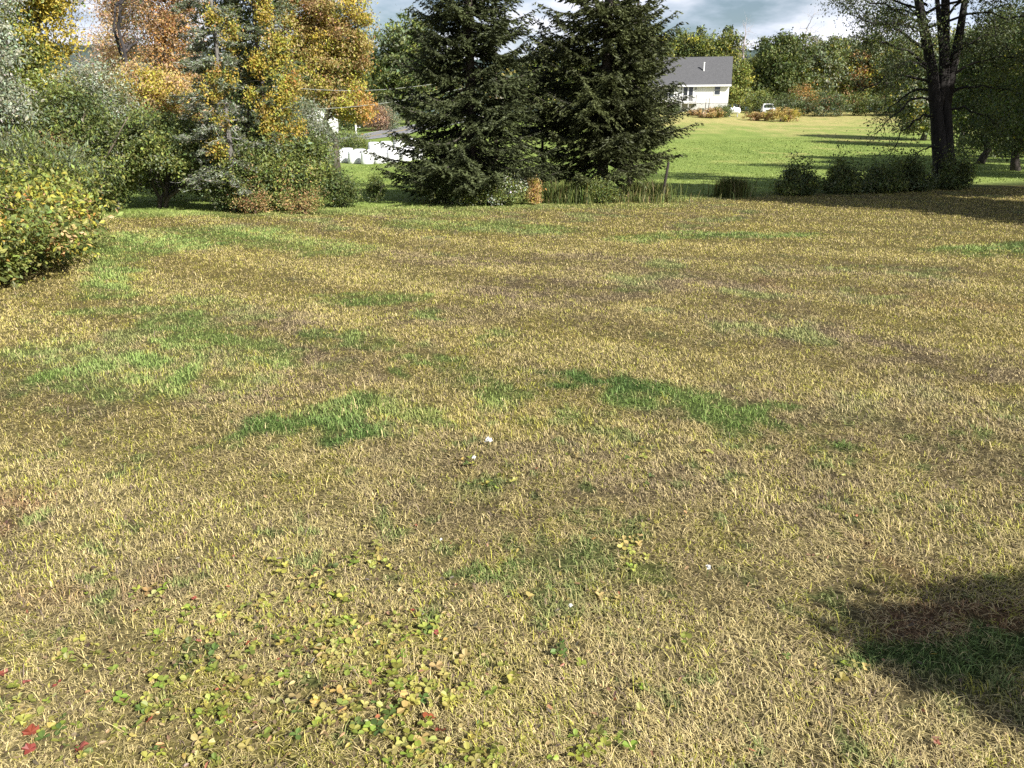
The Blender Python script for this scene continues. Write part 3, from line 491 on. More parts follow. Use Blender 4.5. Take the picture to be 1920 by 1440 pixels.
# ------------------------------------------------------------------ right side: big tree and shrub row
def big_tree():
    rng = np.random.default_rng(501); base = at(1768, 29.5); root = thing('broadleaf_tree', base, 'big dark-trunked tree with forked stems standing in the shrub row at right', 'tree'); wb = MB(); cb = MB(); bk = (.024, .021, .019); K_ = -.26
    tube(wb, [(0, 0, -.2), (0, 0, .15), (-.02, 0, .9), (-.02, 0, 2.4), (-.05, 0, 4.0), (-.25, .1, 6), (-.5, .2, 9)], [.56, .40, .27, .225, .19, .15, .08], 12, bk)
    tube(wb, [(.25, .1, -.2), (.27, .1, .3), (.32, .1, 1.4), (.36, .1, 2.8), (.44, .1, 4.2), (.75, .3, 6.2), (1.0, .3, 9)], [.48, .33, .235, .205, .18, .14, .07], 12, bk)
    tube(wb, [(.36, .1, 2.8), (.66, .1, 3.9), (1.0, 0, 5.2), (1.5, 0, 7.2)], [.2, .17, .14, .07], 8, bk); tube(wb, [(-.02, 0, 2.6), (.25, .0, 3.3), (.36, 0, 4.4), (.3, 0, 7)], [.16, .14, .12, .06], 8, bk)
    tips = []
    def br(a, b, sag, r0, sub, k=9, ls=1.0):
        a = np.array(a, float); b = np.array(b, float); p = curve(a, b, sag, rng, k, .05); tube(wb, p, np.linspace(r0, r0 * .25, k), 5, bk, False)
        for _ in range(sub):
            t = rng.uniform(.35, 1) * (k - 1); i = min(int(t), k - 2); q = p[i] + (p[i + 1] - p[i]) * (t - i); d = nrm(b - a) * .7 + rng.normal(0, .5, 3) + np.array([0, 0, -.25]); e = q + nrm(d) * rng.uniform(.35, .95)
            p2 = curve(q, e, .06, rng, 5); tube(wb, p2, np.linspace(.012, .004, 5), 3, bk, False); tips.append(e); tips.append(p2[2])
            for _ in range(2):
                e2 = p2[rng.integers(1, 5)] + nrm(d + rng.normal(0, .7, 3)) * rng.uniform(.2, .5); tube(wb, curve(p2[2], e2, .0, rng, 4), np.linspace(.007, .003, 4), 3, bk, False); tips.append(e2)
    # long limbs reaching left over the meadow
    for a, b, sg, r0, sb in [((-.05, 0, 4.1), (-2.6, -.4, 4.9), .12, .07, 16), ((-.05, 0, 3.6), (-2.9, -.3, 3.2), .16, .06, 14), ((-.03, 0, 3.0), (-2.4, -.6, 2.0), .16, .05, 14), ((-.05, 0, 4.6), (-2.2, .6, 5.8), .1, .07, 14), ((-.02, 0, 2.5), (-1.9, -.3, 1.3), .2, .045, 12), ((-.02, 0, 1.5), (-1.0, -.4, 1.25), .05, .05, 6), ((-.05, 0, 3.9), (-2.0, -1.2, 4.0), .14, .05, 12), ((-.05, 0, 3.4), (-1.5, .8, 2.6), .14, .05, 12),
                             ((.35, .1, 3.2), (2.2, -.5, 3.4), .1, .06, 14), ((.36, .1, 2.7), (2.0, -.4, 2.2), .15, .05, 12), ((.5, .1, 4.3), (2.4, .2, 5.3), .08, .06, 16), ((.75, .1, 3.9), (2.6, -.7, 4.4), .1, .05, 14), ((0, 0, 4.4), (-.9, -1.4, 5.4), .1, .05, 14), ((.4, .1, 4), (.8, -1.4, 4.9), .1, .05, 14)]: br(a, b, sg, r0, sb)
    for _ in range(26):
        zz = rng.uniform(5, 9.5); az = rng.random() * 6.283; br((0, .1, zz), (3.2 * math.cos(az), 3.2 * math.sin(az), zz + rng.uniform(0, 1.2)), .08, .05, 14)
    for v_ in wb.v: v_[:, 0] += K_ * np.maximum(v_[:, 2], 0)
    wb.build('trunk', M_BARK, root, True)
    tips = np.array(tips); tips[:, 0] += K_ * tips[:, 2]; per = np.where(tips[:, 2] > 3.6, 14, 4) + np.where(tips[:, 0] > .6, 9, 0); ci = np.repeat(np.arange(len(tips)), per); n = len(ci); pos = tips[ci] + rng.normal(0, .16, (n, 3))
    leaves(cb, pos, rng.standard_normal((n, 3)) + np.array([0, 0, -.7]), rng.standard_normal((n, 3)) + np.array([0, 0, .5]), .085 * rng.uniform(.7, 1.3, n), .045, palette(rng, [(DG, 3), (MGc, 2), (GR, 1)], ci, n, .6)); cb.build('crown', M_LEAF, root)
big_tree()
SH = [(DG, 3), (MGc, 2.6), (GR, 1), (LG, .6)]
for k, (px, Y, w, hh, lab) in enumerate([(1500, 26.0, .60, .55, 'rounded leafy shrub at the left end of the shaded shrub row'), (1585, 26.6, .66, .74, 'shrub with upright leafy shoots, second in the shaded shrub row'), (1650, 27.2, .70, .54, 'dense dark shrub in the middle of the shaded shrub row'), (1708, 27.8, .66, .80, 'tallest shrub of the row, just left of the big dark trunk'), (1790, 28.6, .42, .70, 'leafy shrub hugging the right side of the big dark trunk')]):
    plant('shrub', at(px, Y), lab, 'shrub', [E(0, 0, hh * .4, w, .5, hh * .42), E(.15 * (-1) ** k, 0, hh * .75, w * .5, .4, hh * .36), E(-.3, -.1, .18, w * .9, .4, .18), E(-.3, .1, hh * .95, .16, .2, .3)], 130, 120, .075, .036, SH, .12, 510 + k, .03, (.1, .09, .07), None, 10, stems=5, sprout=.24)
# shaded wood at the right; heaviest dark-green palettes paint in part of the shade
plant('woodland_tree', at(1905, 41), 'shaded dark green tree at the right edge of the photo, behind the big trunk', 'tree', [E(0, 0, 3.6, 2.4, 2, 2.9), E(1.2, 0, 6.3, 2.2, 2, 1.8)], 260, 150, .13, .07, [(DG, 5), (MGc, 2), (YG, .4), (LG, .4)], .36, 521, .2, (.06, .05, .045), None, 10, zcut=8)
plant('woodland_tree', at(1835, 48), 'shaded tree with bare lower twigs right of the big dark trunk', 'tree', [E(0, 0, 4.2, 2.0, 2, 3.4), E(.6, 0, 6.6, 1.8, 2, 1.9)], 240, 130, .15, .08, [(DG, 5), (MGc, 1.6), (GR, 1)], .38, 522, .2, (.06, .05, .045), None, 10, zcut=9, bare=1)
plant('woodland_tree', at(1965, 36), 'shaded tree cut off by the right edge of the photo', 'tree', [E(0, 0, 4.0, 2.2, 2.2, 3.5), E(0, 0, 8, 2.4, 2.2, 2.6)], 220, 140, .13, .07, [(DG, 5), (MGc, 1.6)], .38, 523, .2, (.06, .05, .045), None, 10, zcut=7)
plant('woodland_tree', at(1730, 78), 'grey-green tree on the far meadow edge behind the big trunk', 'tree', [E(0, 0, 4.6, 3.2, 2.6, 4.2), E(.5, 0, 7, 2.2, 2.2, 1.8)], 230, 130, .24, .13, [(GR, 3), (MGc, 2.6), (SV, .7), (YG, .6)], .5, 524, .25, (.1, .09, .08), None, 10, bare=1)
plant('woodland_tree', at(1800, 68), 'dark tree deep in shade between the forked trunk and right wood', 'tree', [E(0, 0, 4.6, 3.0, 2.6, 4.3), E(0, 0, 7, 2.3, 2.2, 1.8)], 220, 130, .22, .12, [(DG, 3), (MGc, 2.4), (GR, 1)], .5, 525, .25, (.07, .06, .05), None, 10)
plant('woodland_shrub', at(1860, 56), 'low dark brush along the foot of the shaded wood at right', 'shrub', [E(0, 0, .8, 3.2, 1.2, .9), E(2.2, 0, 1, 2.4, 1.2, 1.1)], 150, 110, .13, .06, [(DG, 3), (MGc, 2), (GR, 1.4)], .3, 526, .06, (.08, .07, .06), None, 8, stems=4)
# trees beside and behind the photographer: they cast the shade on the lawn
for k, (x, y, cz, rx, rz, lab) in enumerate([(15.0, 18.6, 8.2, 2.3, 2.1, 'tall leafy tree by the lawn nearest the shrub row, outside the photo'), (18.0, 16.4, 8, 2.6, 2.3, 'second tall leafy tree along the right border of the lawn'), (20.4, 13.6, 8, 2.6, 2.3, 'third tall leafy tree along the right border of the lawn'), (21.6, 10.2, 7.5, 2.4, 2.2, 'nearest leafy tree of the right border of the lawn'), (20, 20, 8.5, 2.8, 2.5, 'leafy tree behind the right border trees, level with the shrub row'), (24, 20.5, 8.5, 3, 3, 'outermost leafy tree of the right border of the lawn'), (29.5, 31.5, 8.6, 3.6, 3.8, 'leafy tree standing right of the shaded wood, outside the photo'), (32.5, 38, 8.8, 3.8, 4.0, 'second leafy tree right of the shaded wood, outside the photo'), (37.5, 44, 9, 3.8, 4, 'farthest leafy tree right of the shaded wood, outside the photo')]):
    plant('border_tree', (x, y, g1(x, y)), lab, 'tree', [E(0, 0, cz, rx, rx, rz), E(.5, -.3, cz + 1.3, rx * .8, rx * .8, rz * .8)], 190, 110, .24, .15, [(DG, 2), (MGc, 3), (LG, 1)], .45, 540 + k, .18, (.08, .07, .06), None, 8)
plant('small_tree', (5.95, -.64, .0), 'small leafy tree beside the photographer, casting the shadow on the near lawn', 'tree', [E(0, -.1, 3.2, .85, .36, .2), E(-.9, .0, 3.2, .5, .2, .1), E(.95, -.3, 3.15, .95, .42, .25), E(-.25, -.05, 3.2, .75, .32, .15), E(.3, .22, 3.2, .7, .14, .12)], 460, 220, .10, .065, [(DG, 2), (MGc, 3)], .09, 560, .08, (.1, .09, .07), None, 8)

# ------------------------------------------------------------------ far trees
def far_tree(name, label, H, W, pal, seed, npl=70, nclus=110, bark=(.09, .08, .07), low=.05, bare=0, L=.42, group=None, nleaf=True):
    return plant(name, (0, 0, 0), label, 'tree', [E(0, 0, H * .52, W, W, H * (.47 - low)), E(W * .25, 0, H * .74, W * .75, W * .75, H * .24), E(-W * .3, 0, H * .4, W * .8, W * .7, H * .3)], nclus, npl if nleaf else 0, L, L * .55, pal, H * .05, seed, H * .018, bark, group, 10, bare=bare, up=.5)
def put(o, px, Y, sc_=1, rz=0):
    p = at(px, Y); o.location = p; o.scale = (sc_, sc_, sc_); o.rotation_euler = (0, 0, rz); return o
put(far_tree('far_tree', 'round-headed dark green tree beyond the bales, left of the spruces', 12.5, 4.6, [(DG, 3), (MGc, 2.6), (GR, 1), (LG, .4)], 601, 90, 170), 765, 128, 1.27)
put(far_tree('far_tree', 'lower green tree with an orange sprig at the road, left of the round-headed tree', 7.5, 2.6, [(MGc, 3), (DG, 2), (GR, 1), (OR, .15)], 602, 80, 90, L=.3), 722, 126, 1.25)
fA = put(far_tree('far_tree', 'tall green tree directly behind the right end of the house roof', 14.6, 4.3, [(MGc, 3), (LG, 1.4), (DG, 2), (YG, .4)], 603, 90, 170), 1345, 158)
put(far_tree('far_tree', 'dark big-crowned tree right of the house above the parked pickup', 12.9, 5.4, [(DG, 3.5), (MGc, 2.4)], 604, 110, 200), 1450, 140)
put(far_tree('far_tree', 'narrow pale green tree touching the right corner of the house', 8.5, 1.6, [(LG, 3), (MGc, 2), (YG, .7), (OR, .2)], 605, 80, 70, L=.32), 1384, 137)
fB = put(far_tree('far_tree', 'grey-green woodland tree with olive top right of the dark big-crowned tree', 12.2, 4.0, [(GR, 3), (MGc, 2.4), (SV, .8), (YG, .5)], 606, 90, 150), 1530, 146)
fC = put(far_tree('far_tree', 'orange flecked tree standing in the middle of the far wood', 11.2, 2.8, [(OR, 2), (RU, 1.6), (MGc, 2), (YG, 1.2), (GO, 1)], 607, 90, 110), 1607, 150)
put(far_tree('bare_tree', 'slender leafless pinkish tree rising beside the house roof', 16.0, 1.5, [(PK, 1)], 608, 0, 60, (.42, .36, .34), bare=3, nleaf=False), 1386, 146)
put(far_tree('bare_tree', 'wide leafless pale tree above the dark big-crowned tree', 19.5, 3.8, [(PK, 1)], 609, 0, 80, (.42, .38, .34), bare=3, nleaf=False), 1495, 168)
for px, Y, s, rz, src, lab in [(1268, 160, 1.0, 1.7, fA, 'tall green tree behind the house roof, partly covered by the right spruce'), (1312, 156, .98, 3.3, fA, 'green tree behind the middle of the house roof'), (1225, 150, .95, 4.4, fA, 'green tree behind the house, seen through the right spruce boughs'),
                               (1575, 152, 1.06, 1.2, fB, 'grey-green tree left of the orange flecked tree in the far wood'), (1640, 150, 1.05, 2.6, fB, 'grey-green tree right of the orange flecked tree in the far wood'), (1688, 140, 1.0, 3.8, fB, 'grey-green tree of the far wood seen through drooping twigs'), (1770, 150, 1.15, 5, fB, 'grey-green tree of the far wood behind the forked stems'), (1850, 120, 1.1, .6, fB, 'tall far tree glimpsed over the shaded wood at right')]:
    dup(src, at(px, Y), rz, (s, s, s), lab, None)
for px, Y, s, rz, lab in [(1510, 170, 1.05, 1, 'green tree of the back row beneath the pale leafless tree'), (1555, 176, 1.08, 2, 'green tree of the back row left of the orange flecked tree'), (1618, 174, 1.04, 3, 'green tree of the back row behind the orange flecked tree'), (1668, 172, 1.06, 4, 'green tree of the back row at the right of the far wood'), (1725, 168, 1.06, 5, 'green tree of the back row left of the forked trunk'), (1410, 165, .8, 5.6, 'green tree of the back row between pinkish tree and dark crown'), (1170, 150, .9, 2, 'green tree beyond the meadow behind the right spruce'), (1090, 150, .8, 3, 'green tree beyond the meadow in the gap between spruces'), (1010, 150, .85, 1, 'green tree beyond the meadow behind the slim spruce')]:
    dup(fA, at(px, Y), rz, (s, s, s * .92), lab, None)
def far_shrub(px, Y, w, hh, pal, seed, lab, name='far_shrub', L=.22, cat='shrub', n=90):
    plant(name, at(px, Y), lab, cat, [E(0, 0, hh * .5, w, w * .7, hh * .5), E(w * .4, 0, hh * .4, w * .7, w * .6, hh * .45)], n, 70, L, L * .5, pal, hh * .11, seed, .06, (.1, .09, .08), None, 6, stems=3, up=.6)
far_shrub(1500, 132, 2.6, 4.6, [(OR, 1), (BR, 2), (GO, 1), (MGc, 1)], 621, 'rusty orange shrub at the foot of the far wood')
far_shrub(1478, 128, 3.4, 3.2, [(GR, 3), (DG, 3), (MGc, 1)], 622, 'grey-green shrub right of the parked pickup')
far_shrub(1415, 132, 2.6, 3.8, [(LG, 2), (MGc, 3), (GR, 1)], 623, 'pale green shrub left of the parked pickup')
far_shrub(1545, 126, 4.0, 3.4, [(DG, 3), (GR, 2), (RU, .3)], 624, 'dark shrub at the left foot of the far wood')
far_shrub(1600, 128, 4.0, 3.8, [(DG, 2), (MGc, 2), (LG, 1.2), (RU, .3)], 625, 'green shrub in the middle foot of the far wood')
far_shrub(1660, 126, 4.0, 3.6, [(DG, 2.6), (MGc, 2), (GR, 1.4)], 626, 'dark green shrub at the right foot of the far wood')
far_shrub(1720, 122, 4.0, 3.6, [(DG, 2.6), (MGc, 2), (GR, 1.4)], 627, 'shaded shrub at the far meadow edge left of the forked trunk')
far_shrub(1462, 116, 2.7, 1.9, [(GO, 3), (YG, 2), (BR, 1.4), (TAN, 1)], 628, 'golden brown shrub in front of the parked pickup', L=.16)
far_shrub(1418, 117, 2.4, 1.2, [(TAN, 3), (BR, 2), (MGc, 1.2), (PK, 1)], 629, 'low dry brush between propane tank and golden shrub', L=.16)
far_shrub(1330, 119, 2.2, 1.5, [(TAN, 2), (BR, 1.6), (PK, 1), (MGc, 1.4)], 630, 'dry brown garden growth below the house deck', L=.16)
far_shrub(1353, 121, 1.5, 1.7, [(GR, 3), (MGc, 2)], 631, 'green bush against the house foundation', L=.16)
far_shrub(1252, 124, 1.8, 1.6, [(DG, 3), (GR, 2)], 632, 'dark bush beside the deck steps', L=.16)
far_shrub(1300, 122, 1.0, .8, [(PK, 2), (TAN, 1), (BR, 1)], 633, 'pinkish dry plants at the garden edge below the steps', L=.13)
far_shrub(706, 117, 2.0, 4.0, [((.20, .13, .10), 3), (PK, 1), (RU, 1)], 634, 'reddish brown brush beside the road', L=.16, n=120)
far_shrub(728, 118, 1.6, 4.0, [(GR, 3), (SV, 2)], 635, 'grey-green brush behind the white mailbox post', L=.18)
far_shrub(655, 122, 4.6, 3.4, [(DG, 4), (MGc, 1)], 636, 'dark evergreen hedge behind the driveway at the left', L=.22)
far_shrub(645, 92, 3.2, 2.7, [(MGc, 3), (GR, 2), (LG, 1)], 637, 'spreading green shrub above the left end of the bales', L=.16)
# far wood as one mass behind everything
wm = MB(); rg = np.random.default_rng(700); 
for (x0, x1, y0, y1, hh, n) in [(40, 190, 168, 230, 11.5, 26000), (-190, -8, 150, 220, 11, 22000), (-8, 40, 172, 220, 11, 7000)]:
    x = rg.uniform(x0, x1, n); y = rg.uniform(y0, y1, n); top = hh * (.6 + .55 * fbm(x * .09, y * .09, 701)); z = gz(x, y) + top * rg.random(n) ** .5
    leaves(wm, np.stack([x, y, z], 1), rg.standard_normal((n, 3)), rg.standard_normal((n, 3)) * .7 + np.array([.2, -.4, .5]), rg.uniform(.7, 1.4, n), .8, palette(rg, [(DG, 3), (MGc, 3), (GR, 2), (GO, .5), (RU, .25)], (np.floor(x / 6) * 7 + np.floor(y / 6) * 13).astype(int) % 97, n, .8))
tag(wm.build('far_woods', M_LEAF), 'distant mixed woods forming the background beyond meadow and road', 'woods', kind='stuff')

# ------------------------------------------------------------------ house
hb = at(1289, 130); hz = zat(193, 130)                       # hz: bottom of siding
house = thing('house', (hb[0], 130, hz), 'white one-storey house with steep grey roof beyond the meadow', 'house', rz=-R(13.5))
wht = (.80, .80, .78); S = 130 / F * 1.03
def hx(px): return (px - 1300) * S
x0, x1 = hx(1234), hx(1366); D = 8.6; WH = 2.85; RH = 3.95
m = MB(); gr_ = wht
m.add([(x0, 0, 0), (x1, 0, 0), (x1, D, 0), (x0, D, 0), (x0, 0, WH), (x1, 0, WH), (x1, D, WH), (x0, D, WH), (x0, D / 2, WH + RH - .1), (x1, D / 2, WH + RH - .1)], wht, [(0, 1, 5, 4), (2, 3, 7, 6), (1, 2, 6, 5), (3, 0, 4, 7)], [(5, 6, 9), (7, 4, 8)])
m.build('wall', M_SIDING, house)
m = MB(); box(m, (x0 + .05, .05, -1.9), (x1 - .05, D - .05, -.004), (.5, .5, .49)); m.build('foundation', M_CONC, house)
m = MB(); ov = .45; t_ = .16
sl = RH / (D / 2)
for s in (0, 1):
    ya, yb = (-ov, D / 2) if s == 0 else (D + ov, D / 2); za = WH - ov * sl; zb = WH + RH
    v = [(x0 - .3, ya, za), (x1 + .3, ya, za), (x1 + .3, yb, zb), (x0 - .3, yb, zb)]; v += [(a, b, c + t_ + .05) for a, b, c in v]
    m.add(v, (.10, .10, .104), [(0, 1, 2, 3), (4, 7, 6, 5), (0, 4, 5, 1), (1, 5, 6, 2), (2, 6, 7, 3), (3, 7, 4, 0)])
roof = m.build('roof', M_SHINGLE, house)
m = MB(); tube(m, [(hx(1322), 1.9, WH + 1.9), (hx(1322), 1.9, WH + 3.1)], .11, 10, (.75, .75, .75)); tube(m, [(hx(1322), 1.9, WH + 3.1), (hx(1322), 1.9, WH + 3.2)], .16, 10, (.75, .75, .75)); m.build('vent_pipe', M_PAINT, roof)
m = MB(); box(m, (x0 - .3, -ov - .14, WH - ov * sl - .06), (x1 + .3, -ov - .003, WH - ov * sl + .2), (.8, .8, .8)); m.build('gutter', M_PAINT, house)
zp = lambda py: (193 - py) * S
def window(px0, px1, py0, py1, mull=0):
    m = MB(); a, b, c, d = hx(px0), hx(px1), zp(py1), zp(py0); f = .09
    for lo, hi in [((a - f, -.06, c - f), (b + f, -.002, c)), ((a - f, -.06, d), (b + f, -.002, d + f)), ((a - f, -.06, c + .001), (a, -.002, d - .001)), ((b, -.06, c + .001), (b + f, -.002, d - .001)), ((a + .001, -.05, (c + d) / 2 - .03), (b - .001, -.004, (c + d) / 2 + .03))]: box(m, lo, hi, (.78, .78, .78))
    for q in range(mull): xx = a + (b - a) * (q + 1) / (mull + 1); box(m, (xx - .07, -.056, c + .002), (xx + .07, -.003, d - .002), (.78, .78, .78))
    w = m.build('window', M_PAINT, house); m = MB(); box(m, (a, -.03, c), (b, -.001, d), (.035, .045, .055)); m.build('pane', M_GLASS, w)
window(1342.5, 1351.5, 165.5, 180); window(1247, 1275, 170, 183, 2)
m = MB(); a, b = hx(1290), hx(1308); dtop = zp(167.5)
for xx in (a - .1, (a + b) / 2 - .1, b - .1): box(m, (xx, -.07, .02), (xx + .2, -.002, dtop), (.8, .8, .8))
box(m, (a - .1, -.075, dtop + .001), (b + .1, -.002, dtop + .16), (.8, .8, .8)); box(m, (a + .1, -.066, .02), (b - .1, -.003, .3), (.8, .8, .8))
dr = m.build('patio_door', M_PAINT, house); m = MB(); box(m, (a, -.03, .1), (b, -.001, dtop), (.035, .04, .05)); m.build('pane', M_GLASS, dr)
for px in (1287.5, 1311.5):
    m = MB(); xx = hx(px); box(m, (xx - .09, -.2, zp(172)), (xx + .09, -.002, zp(169.2)), (.06, .06, .06), .02); m.build('wall_lamp', M_PAINT, house)
m = MB(); a, b = hx(1288.5), hx(1314); dz = zp(192.5); gw_ = (.42, .41, .39)
box(m, (a, -2.4, dz - .22), (b, -.08, dz), gw_)
for xx in (a + .1, (a + b) / 2, b - .1): box(m, (xx - .07, -2.35, -2.0), (xx + .07, -2.21, dz - .222), gw_)
tube(m, [(a + .15, -2.28, -1.6), (b - .3, -2.28, dz - .3)], .06, 4, gw_)
deck = m.build('deck', M_WOOD, house)
m = MB(); rc = (.50, .49, .47); box(m, (a, -2.4, dz + .92), (b, -2.32, dz + 1.0), rc); box(m, (a, -2.4, dz + .08), (b, -2.34, dz + .14), rc)
for xx in np.linspace(a + .03, b - .03, 15): box(m, (xx - .025, -2.385, dz + .141), (xx + .025, -2.345, dz + .919), rc)
for xx in (a, b - .1): box(m, (xx, -2.43, dz + .001), (xx + .1, -2.31, dz + 1.08), (.12, .11, .1) if xx > a else rc)
box(m, (b - .07, -2.3, dz + .92), (b, -.1, dz + .99), rc)
for yy in np.linspace(-2.15, -.25, 9): box(m, (b - .06, yy - .025, dz + .05), (b - .02, yy + .025, dz + .919), rc)
m.build('railing', M_WOOD, deck)
m = MB()
for k in range(7): box(m, (a - .32 * (k + 1), -2.3, dz - .24 * (k + 1)), (a - .32 * k - .003, -1.3, dz - .24 * (k + 1) + .07), gw_)
for yy in (-2.34, -1.26):
    tube(m, [(a, yy, dz + .95), (a - 2.3, yy, dz - .75)], .045, 4, rc); tube(m, [(a - .02, yy, dz - .12), (a - 2.3, yy, dz - 1.75)], .1, 4, (.3, .29, .27))
    for k in range(8): xx = a - .28 * k - .1; zt = dz + .95 - (a - xx) * .739; tube(m, [(xx, yy, zt - .95), (xx, yy, zt)], .022, 4, rc)
m.build('steps', M_WOOD, deck)
# garden stakes, bin, tank, pickup
gs = at(1323, 121)
for k, (px, hh, lab) in enumerate([(1321, 2.4, 'left one of two dark garden stakes in front of the house'), (1327, 2.5, 'right one of two dark garden stakes in front of the house')]):
    p = at(px, 121); m = MB(); tube(m, [(0, 0, -.1), (.03, 0, hh * .5), (.06, 0, hh)], [.06, .055, .05], 6, (.07, .06, .05)); tube(m, [(.06, 0, hh), (.062, 0, hh + .1)], [.05, .01], 6, (.07, .06, .05)); tag(m.build('garden_stake', M_WOOD, loc=p), lab, 'stake', 'garden stakes')
p = at(1314, 121.5); m = MB(); box(m, (-.3, -.3, 1.0), (.3, .3, 0.05), (.02, .07, .05), -.0); bn = thing('garden_bin', p, 'dark green bin in the garden below the deck', 'bin'); m = MB(); m.add([(-.24, -.24, 0), (.24, -.24, 0), (.24, .24, 0), (-.24, .24, 0), (-.32, -.32, 1.0), (.32, -.32, 1.0), (.32, .32, 1.0), (-.32, .32, 1.0)], (.025, .075, .055), [(0, 3, 2, 1), (0, 1, 5, 4), (1, 2, 6, 5), (2, 3, 7, 6), (3, 0, 4, 7), (4, 5, 6, 7)]); m.build('body', M_PAINT, bn); m = MB(); box(m, (-.35, -.36, 1.003), (.35, .36, 1.1), (.02, .06, .045), .04); m.build('lid', M_PAINT, bn)
p = at(1375, 122.5); tk = thing('propane_tank', p, 'white horizontal propane tank beside the house corner', 'tank', rz=-R(12)); m = MB(); a_ = np.linspace(-1, 1, 17); xs = np.sign(a_) * (np.abs(a_) ** .8) * 1.0; rad = .47 * np.sqrt(np.maximum(1 - np.maximum(0, (np.abs(xs) - .6) / .4) ** 2, .0005)); tube(m, np.stack([xs, xs * 0, xs * 0 + .85], 1), rad, 20, (.82, .82, .81)); m.build('body', M_PAINT, tk, True)
m = MB(); tube(m, [(0, 0, 1.28), (0, 0, 1.45)], .13, 12, (.75, .75, .74)); tube(m, [(0, 0, 1.45), (0, 0, 1.5)], [.13, .05], 12, (.75, .75, .74)); m.build('valve_cover', M_PAINT, tk)
for xx in (-.55, .55): m = MB(); box(m, (xx - .07, -.3, 0), (xx + .07, .3, .46), (.4, .4, .4), .01); m.build('leg', M_CONC, tk)
p = at(1441, 127); tr = thing('pickup_truck', p, 'white pickup truck parked facing the meadow under the dark tree', 'truck', rz=-R(12)); m = MB(); wt = (.78, .78, .79)
box(m, (-.92, .0, .5), (.92, 5.2, .95), wt); m.add([(-.9, 0.05, .951), (.9, .05, .951), (.88, 1.3, .951), (-.88, 1.3, .951), (-.84, .12, 1.14), (.84, .12, 1.14), (.84, 1.3, 1.2), (-.84, 1.3, 1.2)], wt, [(4, 5, 6, 7), (0, 1, 5, 4), (1, 2, 6, 5), (3, 0, 4, 7), (2, 3, 7, 6)])
box(m, (-.92, 3.2, .951), (-.8, 5.2, 1.25), wt); box(m, (.8, 3.2, .951), (.92, 5.2, 1.25), wt); box(m, (-.8, 5.08, .951), (.8, 5.19, 1.25), wt)
m.build('body', M_PAINT, tr)
m = MB(); v = [(-.88, 1.3, .952), (.88, 1.3, .952), (.88, 3.15, .952), (-.88, 3.15, .952), (-.68, 1.95, 1.82), (.68, 1.95, 1.82), (.68, 3.0, 1.82), (-.68, 3.0, 1.82)]; m.add(v, wt, [(4, 5, 6, 7), (0, 1, 5, 4), (1, 2, 6, 5), (2, 3, 7, 6), (3, 0, 4, 7)]); cab = m.build('cab', M_PAINT, tr)
m = MB(); m.add([(-.74, 1.385, 1.1), (.74, 1.385, 1.1), (.62, 1.83, 1.7), (-.62, 1.83, 1.7)], (.03, .04, .05), [(0, 1, 2, 3)]); m.build('windshield', M_GLASS, cab)
m = MB(); box(m, (-.5, -.03, .62), (.5, -.002, .9), (.05, .05, .05)); m.build('grille', M_PAINT, tr); m = MB(); box(m, (-.95, -.12, .38), (.95, -.035, .56), (.5, .5, .5)); m.build('bumper', M_PAINT, tr)
for s in (-1, 1):
    m = MB(); box(m, (s * .72 - .17, -.028, .66), (s * .72 + .17, -.002, .88), (.7, .7, .66)); m.build('headlight', M_GLASS, tr); m = MB(); box(m, (s * 1.02 - .1, 1.5, 1.15), (s * 1.02 + .1, 1.58, 1.4), (.06, .06, .06)); m.build('mirror', M_PAINT, tr)
    for yy in (.95, 4.2): m = MB(); tube(m, [(s * .93 - .13, yy, .38), (s * .93 + .02, yy, .38)], .38, 18, (.025, .025, .025)); tube(m, [(s * .93 - .131, yy, .38), (s * .93 + .03, yy, .38)], .2, 12, (.4, .4, .4)); m.build('wheel', M_PAINT, tr)

# ------------------------------------------------------------------ road, mailbox, shed, wires, bales
def road_pt(px, Y): return at(px, Y)
rc_ = [(-300, 84), (300, 93), (500, 98), (620, 103), (690, 108), (735, 113), (800, 122), (880, 136), (950, 152)]
rp = np.array([at(a, b) for a, b in rc_]); tt = np.linspace(0, len(rp) - 1, 120); rp = np.stack([np.interp(tt, np.arange(len(rp)), rp[:, c]) for c in range(3)], 1)
for _ in range(12): rp[1:-1] = (rp[:-2] + 2 * rp[1:-1] + rp[2:]) / 4
tg = nrm(np.gradient(rp, axis=0) * np.array([1, 1, 0])); sd = np.stack([-tg[:, 1], tg[:, 0], tg[:, 0] * 0], 1)
def ribbon(o0, o1, dz, col, name, mt):
    m = MB(); a = rp + sd * o0; b = rp + sd * o1; a[:, 2] = np.maximum(gz(rp[:, 0], rp[:, 1]), np.maximum(gz(a[:, 0], a[:, 1]), gz(b[:, 0], b[:, 1]))) * 0 + gz(rp[:, 0], rp[:, 1]) + dz; b[:, 2] = a[:, 2]
    n = len(rp); i = np.arange(n - 1); m.add(np.vstack([a, b]), col, np.stack([i, i + 1, i + n + 1, i + n], 1)[:, ::-1]); return tag(m.build(name, mt), kind='structure')
def bed():
    m = MB(); n = len(rp); offs = [-9, -4, 4, 9]; V = []
    for o in offs:
        a = rp + sd * o; a[:, 2] = gz(a[:, 0], a[:, 1]) - .1 if abs(o) > 5 else gz(rp[:, 0], rp[:, 1]) + .16; V.append(a)
    i = np.arange(n - 1); V = np.vstack(V)
    for k in range(3): m.add(V[k * n:(k + 2) * n], MG * .9, np.stack([i, i + 1, i + n + 1, i + n], 1)[:, ::-1])
    return tag(m.build('road_verge', M_GROUND, smooth=True), kind='structure')
bed(); ribbon(-3.4, 3.4, .2, (.20, .20, .205), 'road', M_ROAD)
for o in (-.16, .16): ribbon(o - .06, o + .06, .212, (.55, .40, .06), 'road_marking', M_PAINT)
